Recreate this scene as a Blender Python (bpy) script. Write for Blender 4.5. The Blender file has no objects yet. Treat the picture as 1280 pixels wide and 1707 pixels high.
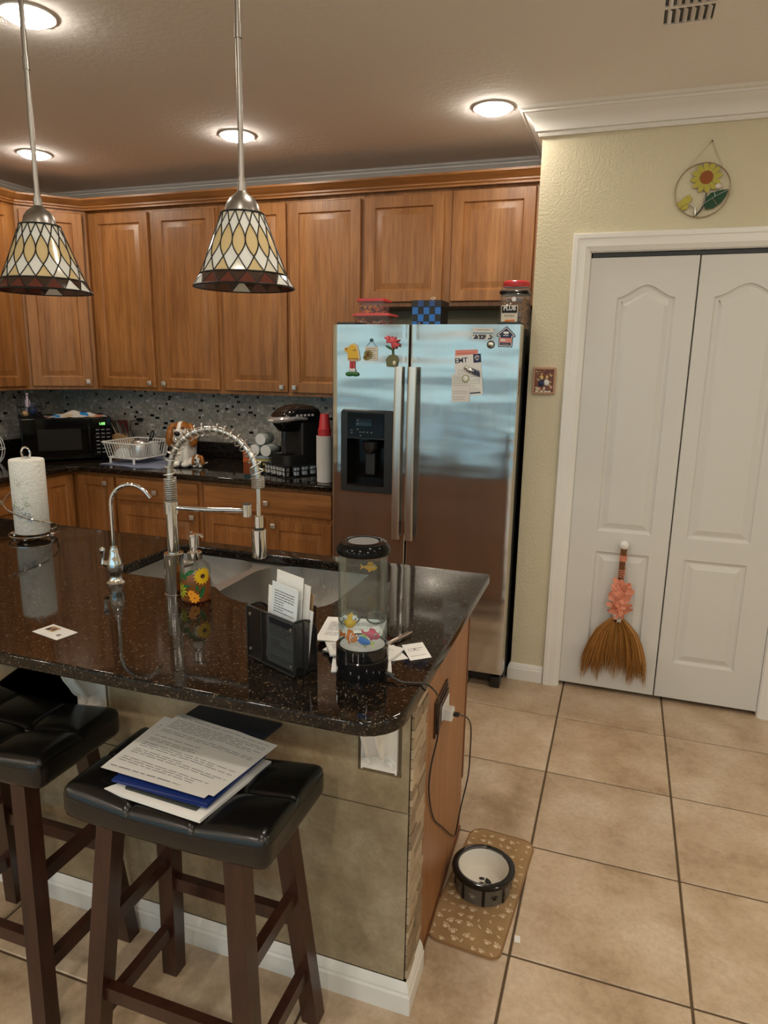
import bpy, bmesh, math, random
from mathutils import Vector, Matrix
random.seed(7)
C = bpy.context.scene.collection
S = bpy.context.scene
PI = math.pi
rad = math.radians

# ------------------------------------------------------------------ camera, sky, exposure
cam_d = bpy.data.cameras.new('camera'); cam = bpy.data.objects.new('camera', cam_d); C.objects.link(cam)
cam_d.sensor_fit = 'HORIZONTAL'; cam_d.sensor_width = 36.0; cam_d.lens = 1146.473 * 36.0 / 1280.0
cam_d.shift_y = 0.0; cam_d.clip_start = 0.02; cam_d.clip_end = 200
_y, _p, _r = rad(-18.874), rad(-12.328), rad(1.003)
fw = Vector((math.sin(_y)*math.cos(_p), math.cos(_y)*math.cos(_p), math.sin(_p)))
rt = Vector((math.cos(_y), -math.sin(_y), 0)); up = rt.cross(fw)
rt2 = rt*math.cos(_r) + up*math.sin(_r); up2 = up*math.cos(_r) - rt*math.sin(_r)
cam.matrix_world = Matrix(((rt2.x, up2.x, -fw.x, 0.166), (rt2.y, up2.y, -fw.y, -2.971), (rt2.z, up2.z, -fw.z, 1.566), (0, 0, 0, 1)))
S.camera = cam
S.view_settings.view_transform = 'Standard'; S.view_settings.look = 'None'
S.view_settings.gamma = 1.0; S.view_settings.use_curve_mapping = False
S.view_settings.exposure = 0.0
S.cycles.use_denoising = True
S.cycles.max_bounces = 10; S.cycles.diffuse_bounces = 5; S.cycles.glossy_bounces = 5; S.cycles.transmission_bounces = 10; S.cycles.transparent_max_bounces = 16
S.cycles.caustics_reflective = False; S.cycles.caustics_refractive = False; S.cycles.sample_clamp_indirect = 4.0
LAMP = 112.0        # radiance of the recessed lamps
SKY = 1.45
w = bpy.data.worlds.new('sky'); S.world = w; w.use_nodes = True
_n = w.node_tree.nodes; _l = w.node_tree.links
_bg = _n['Background']; _bg.inputs['Strength'].default_value = SKY
_tc = _n.new('ShaderNodeTexCoord'); _sx = _n.new('ShaderNodeSeparateXYZ'); _cr = _n.new('ShaderNodeValToRGB')
_l.new(_tc.outputs['Generated'], _sx.inputs[0]); _l.new(_sx.outputs['Z'], _cr.inputs[0]); _l.new(_cr.outputs[0], _bg.inputs[0])
_cr.color_ramp.elements[0].position = 0.0; _cr.color_ramp.elements[0].color = (0.50, 0.80, 0.88, 1)
_cr.color_ramp.elements[1].position = 0.6; _cr.color_ramp.elements[1].color = (0.36, 0.60, 0.86, 1)

# ------------------------------------------------------------------ materials
def mat(name, color=(.5, .5, .5), rough=.5, metal=0., **kw):
    m = bpy.data.materials.new(name); m.use_nodes = True
    b = m.node_tree.nodes['Principled BSDF']
    b.inputs['Base Color'].default_value = (*color, 1); b.inputs['Roughness'].default_value = rough; b.inputs['Metallic'].default_value = metal
    for k, v in kw.items():
        b.inputs[k.replace('_', ' ')].default_value = v
    m.diffuse_color = (*color, 1)
    return m
class NT:
    def __init__(s, m): s.m = m; s.t = m.node_tree; s.b = s.t.nodes['Principled BSDF']
    def n(s, typ, **kw):
        x = s.t.nodes.new('ShaderNode' + typ)
        for k, v in kw.items():
            if k in x.inputs: x.inputs[k].default_value = v
            else: setattr(x, k, v)
        return x
    def l(s, a, b): s.t.links.new(a, b)
    def ramp(s, src, stops, interp='LINEAR'):
        r = s.n('ValToRGB'); e = r.color_ramp; e.interpolation = interp
        while len(e.elements) < len(stops): e.elements.new(0.5)
        for el, (p, c) in zip(e.elements, stops): el.position = p; el.color = (*c, 1) if len(c) == 3 else c
        s.l(src, r.inputs[0]); return r.outputs[0]
    def coord(s, kind='Object', scale=(1, 1, 1), rnd=False, rot=(0, 0, 0)):
        if kind == 'Position': src = s.n('NewGeometry').outputs['Position']
        else: src = s.n('TexCoord').outputs[kind]
        if rnd:
            oi = s.n('ObjectInfo'); ml = s.n('VectorMath', operation='SCALE'); ml.inputs[0].default_value = (37.3, 91.7, 53.1)
            s.l(oi.outputs['Random'], ml.inputs['Scale']); ad = s.n('VectorMath', operation='ADD')
            s.l(src, ad.inputs[0]); s.l(ml.outputs[0], ad.inputs[1]); src = ad.outputs[0]
        mp = s.n('Mapping'); mp.inputs['Scale'].default_value = scale; mp.inputs['Rotation'].default_value = rot
        s.l(src, mp.inputs[0]); return mp.outputs[0]
    def noise(s, vec, scale, detail=4, rough=.55):
        x = s.n('TexNoise'); x.inputs['Scale'].default_value = scale; x.inputs['Detail'].default_value = detail; x.inputs['Roughness'].default_value = rough
        s.l(vec, x.inputs['Vector']); return x.outputs['Fac']
    def bump(s, h, strength=.2, dist=.01):
        b = s.n('Bump'); b.inputs['Strength'].default_value = strength; b.inputs['Distance'].default_value = dist
        s.l(h, b.inputs['Height']); s.l(b.outputs[0], s.b.inputs['Normal'])
    def mix(s, f, a, b, mode='MIX'):
        x = s.n('Mix', data_type='RGBA', blend_type=mode)
        if isinstance(f, (int, float)): x.inputs[0].default_value = f
        else: s.l(f, x.inputs[0])
        for i, v in ((6, a), (7, b)):
            if isinstance(v, tuple): x.inputs[i].default_value = (*v, 1)
            else: s.l(v, x.inputs[i])
        return x.outputs[2]
    def col(s, o): s.l(o, s.b.inputs['Base Color'])

def wood(name, dark, mid, light, axis=2, rough=.40, sc=1.0):
    m = mat(name, mid, rough); t = NT(m)
    st = [14*sc, 14*sc, 14*sc]; st[axis] = 1.1*sc
    v = t.coord('Object', tuple(st), rnd=True)
    a = t.noise(v, 1.6, 5, .6)
    st2 = [90*sc, 90*sc, 90*sc]; st2[axis] = 4*sc
    b = t.noise(t.coord('Object', tuple(st2), rnd=True), 1.5, 3, .6)
    big = t.noise(t.coord('Object', (2.5, 2.5, 1.2), rnd=True), 1.2, 2, .5)
    c1 = t.ramp(a, [(.25, dark), (.5, mid), (.75, light)])
    c2 = t.ramp(b, [(.35, (.55, .5, .45)), (.55, (1, 1, 1))])
    c3 = t.ramp(big, [(.3, (.84, .82, .8)), (.7, (1.1, 1.08, 1.05))])
    t.col(t.mix(1., t.mix(.55, c1, c2, 'MULTIPLY'), c3, 'MULTIPLY'))
    t.bump(b, .08, .002)
    return m
OAK = wood('honey_oak', (.225, .088, .024), (.35, .148, .043), (.45, .207, .066))
OAKX = wood('honey_oak_horizontal', (.225, .088, .024), (.35, .148, .043), (.45, .207, .066), axis=0)
OAKY = wood('honey_oak_depth', (.225, .088, .024), (.35, .148, .043), (.45, .207, .066), axis=1)
PANELWOOD = wood('end_panel_oak', (.30, .125, .045), (.37, .165, .065), (.42, .20, .085), sc=.8, rough=.4)
DARKTRIM = wood('dark_oak_edge', (.10, .035, .012), (.16, .055, .018), (.2, .07, .025))
CHERRY = wood('dark_cherry_stain', (.022, .008, .005), (.042, .014, .008), (.060, .021, .011), rough=.3)

def granite():
    m = mat('black_brown_granite', (.02, .016, .012), .055); t = NT(m)
    p = t.coord('Position')
    vo = t.n('TexVoronoi'); vo.inputs['Scale'].default_value = 330; t.l(p, vo.inputs['Vector'])
    sp = t.n('SeparateColor'); t.l(vo.outputs['Color'], sp.inputs[0])
    c = t.ramp(sp.outputs[0], [(0., (.006, .005, .004)), (.45, (.011, .008, .006)), (.72, (.022, .014, .009)), (.88, (.045, .030, .018)), (.965, (.12, .092, .062))], 'CONSTANT')
    c2 = t.ramp(t.noise(p, 60, 3, .6), [(.35, (.5, .5, .5)), (.6, (1.15, 1.1, 1.05))])
    t.col(t.mix(1., c, c2, 'MULTIPLY'))
    t.b.inputs['IOR'].default_value = 1.42
    return m
GRANITE = granite()

def stone(name, stops, rough, scale=5., bump=.05):
    m = mat(name, stops[1][1], rough); t = NT(m)
    p = t.coord('Position')
    oi = t.n('ObjectInfo'); ml = t.n('VectorMath', operation='SCALE'); ml.inputs[0].default_value = (13., 29., 7.)
    t.l(oi.outputs['Random'], ml.inputs['Scale']); ad = t.n('VectorMath', operation='ADD'); t.l(p, ad.inputs[0]); t.l(ml.outputs[0], ad.inputs[1])
    a = t.noise(ad.outputs[0], scale, 8, .62)
    c = t.ramp(a, stops)
    b = t.noise(ad.outputs[0], scale*14, 4, .7)
    c2 = t.ramp(b, [(.3, (.82, .80, .76)), (.6, (1.04, 1.03, 1.02))])
    va = t.ramp(oi.outputs['Random'], [(0, (.95, .95, .95)), (1, (1.05, 1.04, 1.02))])
    t.col(t.mix(1., t.mix(.8, c, c2, 'MULTIPLY'), va, 'MULTIPLY'))
    t.bump(b, bump, .002)
    return m
FLOORTILE = stone('beige_ceramic_floor_tile', [(.3, (.36, .25, .15)), (.48, (.515, .385, .265)), (.68, (.64, .52, .395))], .34, 4.5)
WALLTILE = stone('taupe_ceramic_wall_tile', [(.28, (.20, .145, .085)), (.5, (.35, .285, .185)), (.72, (.52, .45, .33))], .45, 5.)
MOSAIC1 = stone('tan_mosaic_stone', [(.3, (.36, .27, .17)), (.5, (.45, .35, .24)), (.7, (.55, .44, .32))], .4, 20.)
MOSAIC2 = stone('brown_mosaic_stone', [(.3, (.20, .14, .08)), (.5, (.27, .20, .13)), (.7, (.33, .25, .17))], .4, 20.)
GROUT = mat('dark_grout', (.10, .065, .035), .9)
GROUT2 = mat('taupe_grout', (.20, .15, .09), .9)

def plaster(name, color, scale, strength, rough=.75):
    m = mat(name, color, rough); t = NT(m); p = t.coord('Position')
    a = t.noise(p, scale, 3, .5)
    h = t.ramp(a, [(.42, (0, 0, 0)), (.58, (1, 1, 1))])
    t.bump(h, strength, .004)
    return m
YELLOW = plaster('pale_yellow_orange_peel_paint', (.66, .595, .425), 95, .25)
CEIL = plaster('warm_white_ceiling_paint', (.89, .865, .85), 38, .12, .85)
WHITE = mat('white_semigloss_paint', (.80, .78, .74), .35)
DOORW = mat('white_door_paint', (.67, .655, .62), .42)
def doorgrain():
    t = NT(DOORW); b = t.noise(t.coord('Object', (220, 220, 9)), 1., 3, .6); t.bump(b, .06, .001)
doorgrain()

def steel(name='brushed_stainless', wavy=0., base=(.60, .585, .56), rough=.22):
    m = mat(name, base, rough, 1.); t = NT(m)
    g = t.noise(t.coord('Object', (300, 300, 4)), 1., 3, .6)
    r = t.ramp(g, [(.3, (rough*.8,)*3), (.7, (rough*1.25,)*3)]); t.l(r, t.b.inputs['Roughness'])
    if wavy:
        wv = t.noise(t.coord('Object', (.8, 1., 4.2)), 1.1, 2, .4)
        t.bump(wv, wavy, .03)
    return m
FRIDGE = steel('brushed_stainless_fridge_skin', .5, (.60, .58, .55), .14); FRIDGE.node_tree.nodes['Principled BSDF'].inputs['Metallic'].default_value = .94
STEEL = steel('brushed_stainless', 0., (.60, .58, .55), .25)
SINKST = steel('satin_sink_steel', 0., (.38, .365, .345), .36)
NICKEL = mat('brushed_nickel', (.33, .31, .285), .33, 1.)
CHROME = mat('polished_chrome', (.80, .80, .80), .06, 1.)
BLACKG = mat('gloss_black_plastic', (.008, .008, .009), .09)
BLACK = mat('matt_black_plastic', (.012, .012, .012), .45)
DARKGREY = mat('dark_grey_plastic', (.016, .015, .0135), .35)
HANDLE = mat('satin_handle_steel', (.66, .63, .58), .3, .95)
PANELG = mat('gloss_black_panel', (.006, .006, .006), .1, IOR=1.28)
KNOBM = mat('satin_nickel_knob', (.62, .60, .56), .3, .75)
SPRING = mat('spring_steel', (.66, .65, .63), .32, 1.)
POTST = mat('bright_pot_steel', (.78, .77, .75), .28, .9)
MWGLASS = mat('gloss_black_oven_glass', (.004, .004, .004), .05, IOR=1.3)
MWCASE = mat('black_oven_case', (.006, .006, .006), .4, IOR=1.25)
BLACKWIRE = mat('black_wire', (.01, .01, .01), .4)
WHITEP = mat('white_plastic', (.78, .77, .74), .3)
CERAM = mat('white_ceramic', (.80, .77, .70), .12)
CREAM = mat('cream_ceramic', (.74, .66, .52), .12)
PAPER = mat('white_paper', (.72, .70, .67), .8)
PAPERW = mat('bright_paper', (.80, .79, .77), .8)
PAPERB = mat('pale_blue_paper', (.60, .68, .74), .8)
KRAFT = mat('kraft_paper', (.45, .29, .16), .8)
INK = mat('dark_ink', (.03, .03, .035), .7)
INKB = mat('navy_ink', (.012, .025, .085), .6)
INKG = mat('grey_ink', (.22, .22, .23), .7)
NAVY = mat('navy_folder_card', (.006, .010, .030), .45)
BLUEP = mat('glossy_blue_folder', (.012, .030, .16), .2)
RED = mat('red_plastic', (.62, .045, .05), .25)
REDL = mat('translucent_red_lid', (.70, .10, .09), .3)
YEL = mat('yellow_enamel', (.80, .50, .02), .3)
GREEN = mat('green_enamel', (.02, .16, .04), .3)
ORANGE = mat('orange_vinyl', (.75, .20, .03), .4)
BLUE = mat('bright_blue_enamel', (.02, .19, .66), .35)
PINK = mat('pink_vinyl', (.75, .14, .22), .4)
SALMON = mat('salmon_ribbon', (.72, .27, .17), .6)
PINKP = mat('pink_paper', (.75, .30, .24), .8)
BROWND = mat('brown_glaze', (.34, .12, .02), .12)
BLACKN = mat('black_glaze', (.008, .007, .007), .08)
BONEW = mat('carved_beech', (.48, .29, .13), .5)
TAN = mat('tan_wood', (.50, .30, .14), .5)
SILVER = mat('silver_glitter', (.62, .60, .55), .25, 1.)
TWIG = mat('brown_twig', (.17, .065, .022), .7)
LEAFG = mat('leaf_green', (.03, .10, .025), .5)
GREENLED = mat('green_led', (.1, .9, .2), .5)
NT(GREENLED).b.inputs['Emission Color'].default_value = (.35, 1, .25, 1); NT(GREENLED).b.inputs['Emission Strength'].default_value = 1.6
LED = mat('lamp_diffuser', (1, 1, 1), .5)
NT(LED).b.inputs['Emission Color'].default_value = (1.0, .91, .77, 1); NT(LED).b.inputs['Emission Strength'].default_value = LAMP

FILL_LED = LED.copy(); FILL_LED.name = 'added_fill_diffuser'; NT(FILL_LED).b.inputs['Emission Strength'].default_value = LAMP*2.2  # stronger emission for the fill lamps added in the family room
def leather():
    m = mat('black_bonded_leather', (.005, .0045, .004), .24); t = NT(m)
    vo = t.n('TexVoronoi'); vo.inputs['Scale'].default_value = 420; t.l(t.coord('Object'), vo.inputs['Vector'])
    t.bump(vo.outputs['Distance'], .07, .001)
    return m
LEATHER = leather()
def thin(name, color=(1, 1, 1), alpha=.8, gloss=.12, rough=.05, tint=None):
    m = bpy.data.materials.new(name); m.use_nodes = True; t = m.node_tree; t.nodes.remove(t.nodes['Principled BSDF'])
    out = t.nodes['Material Output']
    tr = t.nodes.new('ShaderNodeBsdfTransparent'); tr.inputs[0].default_value = (*(tint or color), 1)
    di = t.nodes.new('ShaderNodeBsdfDiffuse'); di.inputs[0].default_value = (*color, 1)
    gl = t.nodes.new('ShaderNodeBsdfGlossy'); gl.inputs['Roughness'].default_value = rough
    m1 = t.nodes.new('ShaderNodeMixShader'); m1.inputs[0].default_value = alpha
    m2 = t.nodes.new('ShaderNodeMixShader')
    lw = t.nodes.new('ShaderNodeLayerWeight'); lw.inputs[0].default_value = .25
    mp = t.nodes.new('ShaderNodeMapRange'); mp.inputs['To Min'].default_value = gloss*.4; mp.inputs['To Max'].default_value = min(1, gloss*4)
    t.links.new(lw.outputs['Fresnel'], mp.inputs['Value']); t.links.new(mp.outputs[0], m2.inputs[0])
    t.links.new(di.outputs[0], m1.inputs[1]); t.links.new(tr.outputs[0], m1.inputs[2]); t.links.new(m1.outputs[0], m2.inputs[1]); t.links.new(gl.outputs[0], m2.inputs[2])
    t.links.new(m2.outputs[0], out.inputs[0]); return m
PANE = thin('window_glass', (1, 1, 1), 1.0, .08)
CLEAR = thin('clear_plastic', (.9, .88, .86), .93, .12)
GLASS = thin('clear_glass', (.9, .95, .95), .985, .10)
REDCLEAR = thin('red_tinted_plastic', (.9, .70, .65), .90, .12, tint=(.98, .90, .88))
AMBER = thin('amber_soap', (.75, .28, .03), .70, .06, tint=(.85, .38, .08))
WATER = thin('water', (.85, .95, .95), 1.0, .05, tint=(.97, .99, .99))
def meshmat():
    m = bpy.data.materials.new('black_wire_mesh'); m.use_nodes = True; t = NT(m); b = t.b
    b.inputs['Base Color'].default_value = (.010, .010, .011, 1); b.inputs['Roughness'].default_value = .35
    sx = t.n('SeparateXYZ'); t.l(t.coord('Object'), sx.inputs[0])
    def mth(op, a, b_=None):
        x = t.n('Math', operation=op)
        for i, v in enumerate((a, b_)):
            if v is None: continue
            if isinstance(v, (int, float)): x.inputs[i].default_value = v
            else: t.l(v, x.inputs[i])
        return x.outputs[0]
    u = mth('ADD', sx.outputs[0], sx.outputs[1]); k = 260
    A_ = mth('LESS_THAN', mth('FRACT', mth('MULTIPLY', mth('ADD', u, sx.outputs[2]), k)), .27)
    B_ = mth('LESS_THAN', mth('FRACT', mth('MULTIPLY', mth('SUBTRACT', u, sx.outputs[2]), k)), .27)
    th = t.n('Math', operation='MAXIMUM'); t.l(A_, th.inputs[0]); t.l(B_, th.inputs[1])
    t.l(th.outputs[0], b.inputs['Alpha']); return m
MESHM = meshmat()

# ------------------------------------------------------------------ mesh builder
class MB:
    def __init__(s): s.v = []; s.f = []; s.m = []; s.mi = 0; s.wn = False
    def add(s, vs, fs, M=None, mi=None):
        o = len(s.v)
        for q in vs:
            q = Vector(q); s.v.append(tuple(M @ q) if M else tuple(q))
        for f in fs: s.f.append(tuple(i + o for i in f)); s.m.append(s.mi if mi is None else mi)
        return s
    def addbm(s, bm, M=None):
        bm.verts.index_update(); vs = [v.co.copy() for v in bm.verts]; fs = [[v.index for v in f.verts] for f in bm.faces]; bm.free()
        return s.add(vs, fs, M)
    def box(s, x0, x1, y0, y1, z0, z1, bev=0., M=None, seg=2):
        if bev <= 0:
            vs = [(x, y, z) for z in (z0, z1) for y in (y0, y1) for x in (x0, x1)]
            return s.add(vs, [(0, 2, 3, 1), (4, 5, 7, 6), (0, 1, 5, 4), (2, 6, 7, 3), (0, 4, 6, 2), (1, 3, 7, 5)], M)
        s.wn = True; bm = bmesh.new(); bmesh.ops.create_cube(bm, size=1)
        bmesh.ops.scale(bm, vec=(x1-x0, y1-y0, z1-z0), verts=bm.verts); bmesh.ops.translate(bm, vec=((x0+x1)/2, (y0+y1)/2, (z0+z1)/2), verts=bm.verts)
        bmesh.ops.bevel(bm, geom=bm.edges[:], offset=min(bev, .49*min(x1-x0, y1-y0, z1-z0)), segments=seg, profile=.5, affect='EDGES')
        return s.addbm(bm, M)
    def lathe(s, prof, seg=24, c=(0, 0, 0), M=None, cap=True):
        vs = []; fs = []; n = len(prof)
        for r, z in prof:
            for k in range(seg):
                a = 2*PI*k/seg; vs.append((c[0]+r*math.cos(a), c[1]+r*math.sin(a), c[2]+z))
        for i in range(n-1):
            for k in range(seg):
                a, b = i*seg+k, i*seg+(k+1) % seg; fs.append((a, b, b+seg, a+seg))
        if cap:
            if prof[0][0] > 1e-6: fs.append(tuple(range(seg-1, -1, -1)))
            if prof[-1][0] > 1e-6: fs.append(tuple(range((n-1)*seg, n*seg)))
        return s.add(vs, fs, M)
    def cyl(s, r, z0, z1, c=(0, 0, 0), seg=20, M=None, bev=0.):
        p = [(r, z0), (r, z1)] if bev <= 0 else [(r-bev, z0), (r, z0+bev), (r, z1-bev), (r-bev, z1)]
        return s.lathe(p, seg, c, M)
    def tube(s, pts, r, seg=8, closed=False, M=None, flat=None, cap=True):
        P = [Vector(q) for q in pts]; n = len(P); R = r if isinstance(r, (list, tuple)) else [r]*n
        T = []
        for i in range(n):
            a = P[(i-1) % n] if (closed or i > 0) else P[i]; b = P[(i+1) % n] if (closed or i < n-1) else P[i]
            d = (b-a); T.append(d.normalized() if d.length > 1e-9 else Vector((0, 0, 1)))
        u = T[0].orthogonal().normalized()
        if flat: u = (Vector(flat) - T[0]*Vector(flat).dot(T[0])).normalized()
        vs = []; fs = []
        for i in range(n):
            u = u - T[i]*u.dot(T[i])
            u = u.normalized() if u.length > 1e-6 else T[i].orthogonal().normalized()
            w_ = T[i].cross(u)
            for k in range(seg):
                a = 2*PI*(k+.5)/seg; vs.append(P[i] + (u*math.cos(a) + w_*math.sin(a))*R[i])
        for i in range(n if closed else n-1):
            j = (i+1) % n
            for k in range(seg):
                k2 = (k+1) % seg; fs.append((i*seg+k, i*seg+k2, j*seg+k2, j*seg+k))
        if not closed and cap: fs.append(tuple(range(seg-1, -1, -1))); fs.append(tuple(range((n-1)*seg, n*seg)))
        return s.add(vs, fs, M)
    def bar(s, a, b, w_, h, M=None, upv=(0, 0, 1)):
        a = Vector(a); b = Vector(b); d = (b-a).normalized(); sd = d.cross(Vector(upv))
        sd = sd.normalized() if sd.length > 1e-5 else Vector((1, 0, 0)); u = sd.cross(d)
        vs = [q + sd*sx*w_/2 + u*sy*h/2 for q in (a, b) for sx, sy in ((-1, -1), (1, -1), (1, 1), (-1, 1))]
        return s.add(vs, [(3, 2, 1, 0), (4, 5, 6, 7), (0, 1, 5, 4), (1, 2, 6, 5), (2, 3, 7, 6), (3, 0, 4, 7)], M)
    def ball(s, c, r, M=None, u=14, v=9):
        r = (r, r, r) if isinstance(r, (int, float)) else r
        bm = bmesh.new(); bmesh.ops.create_uvsphere(bm, u_segments=u, v_segments=v, radius=1)
        bmesh.ops.scale(bm, vec=r, verts=bm.verts); bmesh.ops.translate(bm, vec=c, verts=bm.verts)
        return s.addbm(bm, M)
    def prism(s, poly, z0, z1, M=None):
        n = len(poly); vs = [(x, y, z0) for x, y in poly] + [(x, y, z1) for x, y in poly]
        fs = [tuple(range(n-1, -1, -1)), tuple(range(n, 2*n))] + [(i, (i+1) % n, n+(i+1) % n, n+i) for i in range(n)]
        return s.add(vs, fs, M)
    def sheet(s, fn, nu, nv, th=.0006, M=None):
        vs = [fn(i/nu, j/nv) for j in range(nv+1) for i in range(nu+1)]
        top = [Vector(q) for q in vs]; bot = [q - Vector((0, 0, th)) for q in top]; N = len(top); W = nu+1
        fs = []
        for j in range(nv):
            for i in range(nu):
                a = j*W+i; fs.append((a, a+1, a+1+W, a+W)); fs.append((N+a+W, N+a+1+W, N+a+1, N+a))
        edge = [i for i in range(W)] + [j*W+nu for j in range(1, nv+1)] + [nv*W+i for i in range(nu-1, -1, -1)] + [j*W for j in range(nv-1, 0, -1)]
        for k in range(len(edge)):
            a, b = edge[k], edge[(k+1) % len(edge)]; fs.append((a, a+N, b+N, b))
        return s.add(top+bot, fs, M)
    def sweep(s, prof, path, closed=False, M=None):
        """profile (outward, z) along a horizontal path of (x, y, nx, ny): mitred offset directions given"""
        n = len(path); k = len(prof)
        vs = [(x+nx*o, y+ny*o, z) for (x, y, nx, ny) in path for (o, z) in prof]
        fs = []
        for i in range(n-1):
            for j in range(k):
                j2 = (j+1) % k; fs.append((i*k+j, i*k+j2, (i+1)*k+j2, (i+1)*k+j))
        fs.append(tuple(range(k-1, -1, -1))); fs.append(tuple(range((n-1)*k, n*k)))
        return s.add(vs, fs, M)
    def build(s, name, m, parent=None, smooth=True, ang=38):
        me = bpy.data.meshes.new(name); me.from_pydata(s.v, [], s.f)
        for x in (m if isinstance(m, (list, tuple)) else [m]): me.materials.append(x)
        me.polygons.foreach_set('material_index', s.m)
        bm = bmesh.new(); bm.from_mesh(me); bmesh.ops.recalc_face_normals(bm, faces=bm.faces); bm.to_mesh(me); bm.free()
        if smooth:
            me.polygons.foreach_set('use_smooth', [True]*len(me.polygons)); me.set_sharp_from_angle(angle=rad(ang))
            if s.wn: weighted(me, math.cos(rad(max(ang, 38))))
        me.update()
        o = bpy.data.objects.new(name, me); C.objects.link(o)
        if parent: o.parent = parent
        return o
def weighted(me, ca):
    """area-weighted corner normals, so that big flat faces stay flat next to small bevels"""
    fn_ = [(p.normal.copy(), p.area) for p in me.polygons]; at = {}
    for p in me.polygons:
        for v in p.vertices: at.setdefault(v, []).append(p.index)
    out = []
    for p in me.polygons:
        n0 = fn_[p.index][0]
        for v in p.vertices:
            a = Vector((0, 0, 0))
            for g in at[v]:
                n1, ar = fn_[g]
                if n0.dot(n1) > ca: a += n1*ar
            out.append(tuple(a.normalized()) if a.length > 1e-12 else tuple(n0))
    me.normals_split_custom_set(out)
def RX(a): return Matrix.Rotation(a, 4, 'X')
def RY(a): return Matrix.Rotation(a, 4, 'Y')
def RZ(a): return Matrix.Rotation(a, 4, 'Z')
def TR(x, y, z): return Matrix.Translation((x, y, z))
def tag(o, label, cat, group=None):
    o['label'] = label; o['category'] = cat
    if group: o['group'] = group
    return o
def thing(name, label, cat, loc=(0, 0, 0), rz=0., group=None):
    o = bpy.data.objects.new(name, None); C.objects.link(o); o.location = loc; o.rotation_euler = (0, 0, rz); o.empty_display_size = .05
    return tag(o, label, cat, group)
def solo(mb, name, m, label, cat, loc=(0, 0, 0), rz=0., group=None, **kw):
    o = mb.build(name, m, **kw); o.location = loc; o.rotation_euler = (0, 0, rz); return tag(o, label, cat, group)
def struct(mb, name, m, **kw):
    o = mb.build(name, m, **kw); o['kind'] = 'structure'; return o
def copytree(o, parent=None):
    c = o.copy(); C.objects.link(c); c.parent = parent
    for ch in list(o.children): copytree(ch, c)
    return c
def offset_poly(poly, d):
    n = len(poly); out = []
    ar = sum(poly[i][0]*poly[(i+1) % n][1] - poly[(i+1) % n][0]*poly[i][1] for i in range(n)); sg = 1 if ar > 0 else -1
    for i in range(n):
        a, b, c = Vector(poly[i-1]), Vector(poly[i]), Vector(poly[(i+1) % n])
        e1 = (b-a).normalized(); e2 = (c-b).normalized(); n1 = Vector((-e1.y, e1.x))*sg; n2 = Vector((-e2.y, e2.x))*sg
        mm = (n1+n2); k = 1/max(.35, (1+n1.dot(n2))/1.0) if mm.length > 1e-6 else 1
        out.append((b.x + mm.x*k*d, b.y + mm.y*k*d))
    return out
def holed(mb, outer, holes, z, flip=False):
    """flat plate in (u, v) at depth z with holes; returns nothing"""
    bm = bmesh.new(); es = []
    for loop in [outer] + holes:
        vs = [bm.verts.new((x, y, z)) for x, y in loop]
        es += [bm.edges.new((vs[i], vs[(i+1) % len(vs)])) for i in range(len(vs))]
    bmesh.ops.triangle_fill(bm, use_beauty=True, use_dissolve=False, edges=es)
    mb.addbm(bm)
def panel(mb, w_, h, th, holes, steps, M=None):
    """a moulded door leaf: x 0..w, y 0 (front) .. th (back), z 0..h; holes sink and rise by steps of (inset, depth)"""
    t = MB(); outer = [(0, 0), (w_, 0), (w_, h), (0, h)]
    e = .003; oi = [(e, e), (w_-e, e), (w_-e, h-e), (e, h-e)]
    holed(t, oi, holes, 0.)
    def ring(a, za, b, zb):
        n = len(a); t.add([(x, y, za) for x, y in a] + [(x, y, zb) for x, y in b], [(i, (i+1) % n, n+(i+1) % n, n+i) for i in range(n)])
    for hp in holes:
        cur, cz = hp, 0.
        for ins, dep in steps:
            nx = offset_poly(hp, ins); ring(cur, cz, nx, -dep); cur, cz = nx, -dep
        t.add([(x, y, cz) for x, y in cur], [tuple(range(len(cur)))])
    ring(oi, 0., outer, -e); ring(outer, -e, outer, -th)
    t.add([(x, y, -th) for x, y in outer], [(3, 2, 1, 0)])
    K = Matrix(((1, 0, 0, 0), (0, 0, -1, 0), (0, 1, 0, 0), (0, 0, 0, 1)))   # (u, v, d) -> x=u, y=-d, z=v
    K = (M or Matrix()) @ K
    return mb.add(t.v, t.f, K)
_txt = {}
def text_geo(s, size):
    cu = bpy.data.curves.new('t', 'FONT'); cu.body = s; cu.size = size; cu.offset = size*.022; cu.align_x = 'CENTER'; cu.align_y = 'CENTER'
    ob = bpy.data.objects.new('t', cu); C.objects.link(ob); dg = bpy.context.evaluated_depsgraph_get()
    me = bpy.data.meshes.new_from_object(ob.evaluated_get(dg)); vs = [v.co.copy() for v in me.vertices]; fs = [list(p.vertices) for p in me.polygons]
    bpy.data.objects.remove(ob); bpy.data.curves.remove(cu); bpy.data.meshes.remove(me); return vs, fs
def text(mb, s, size, M=None, z=.0, sx=1.):
    vs, fs = text_geo(s, size); return mb.add([(v.x*sx, v.y, z) for v in vs], fs, M)
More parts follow.
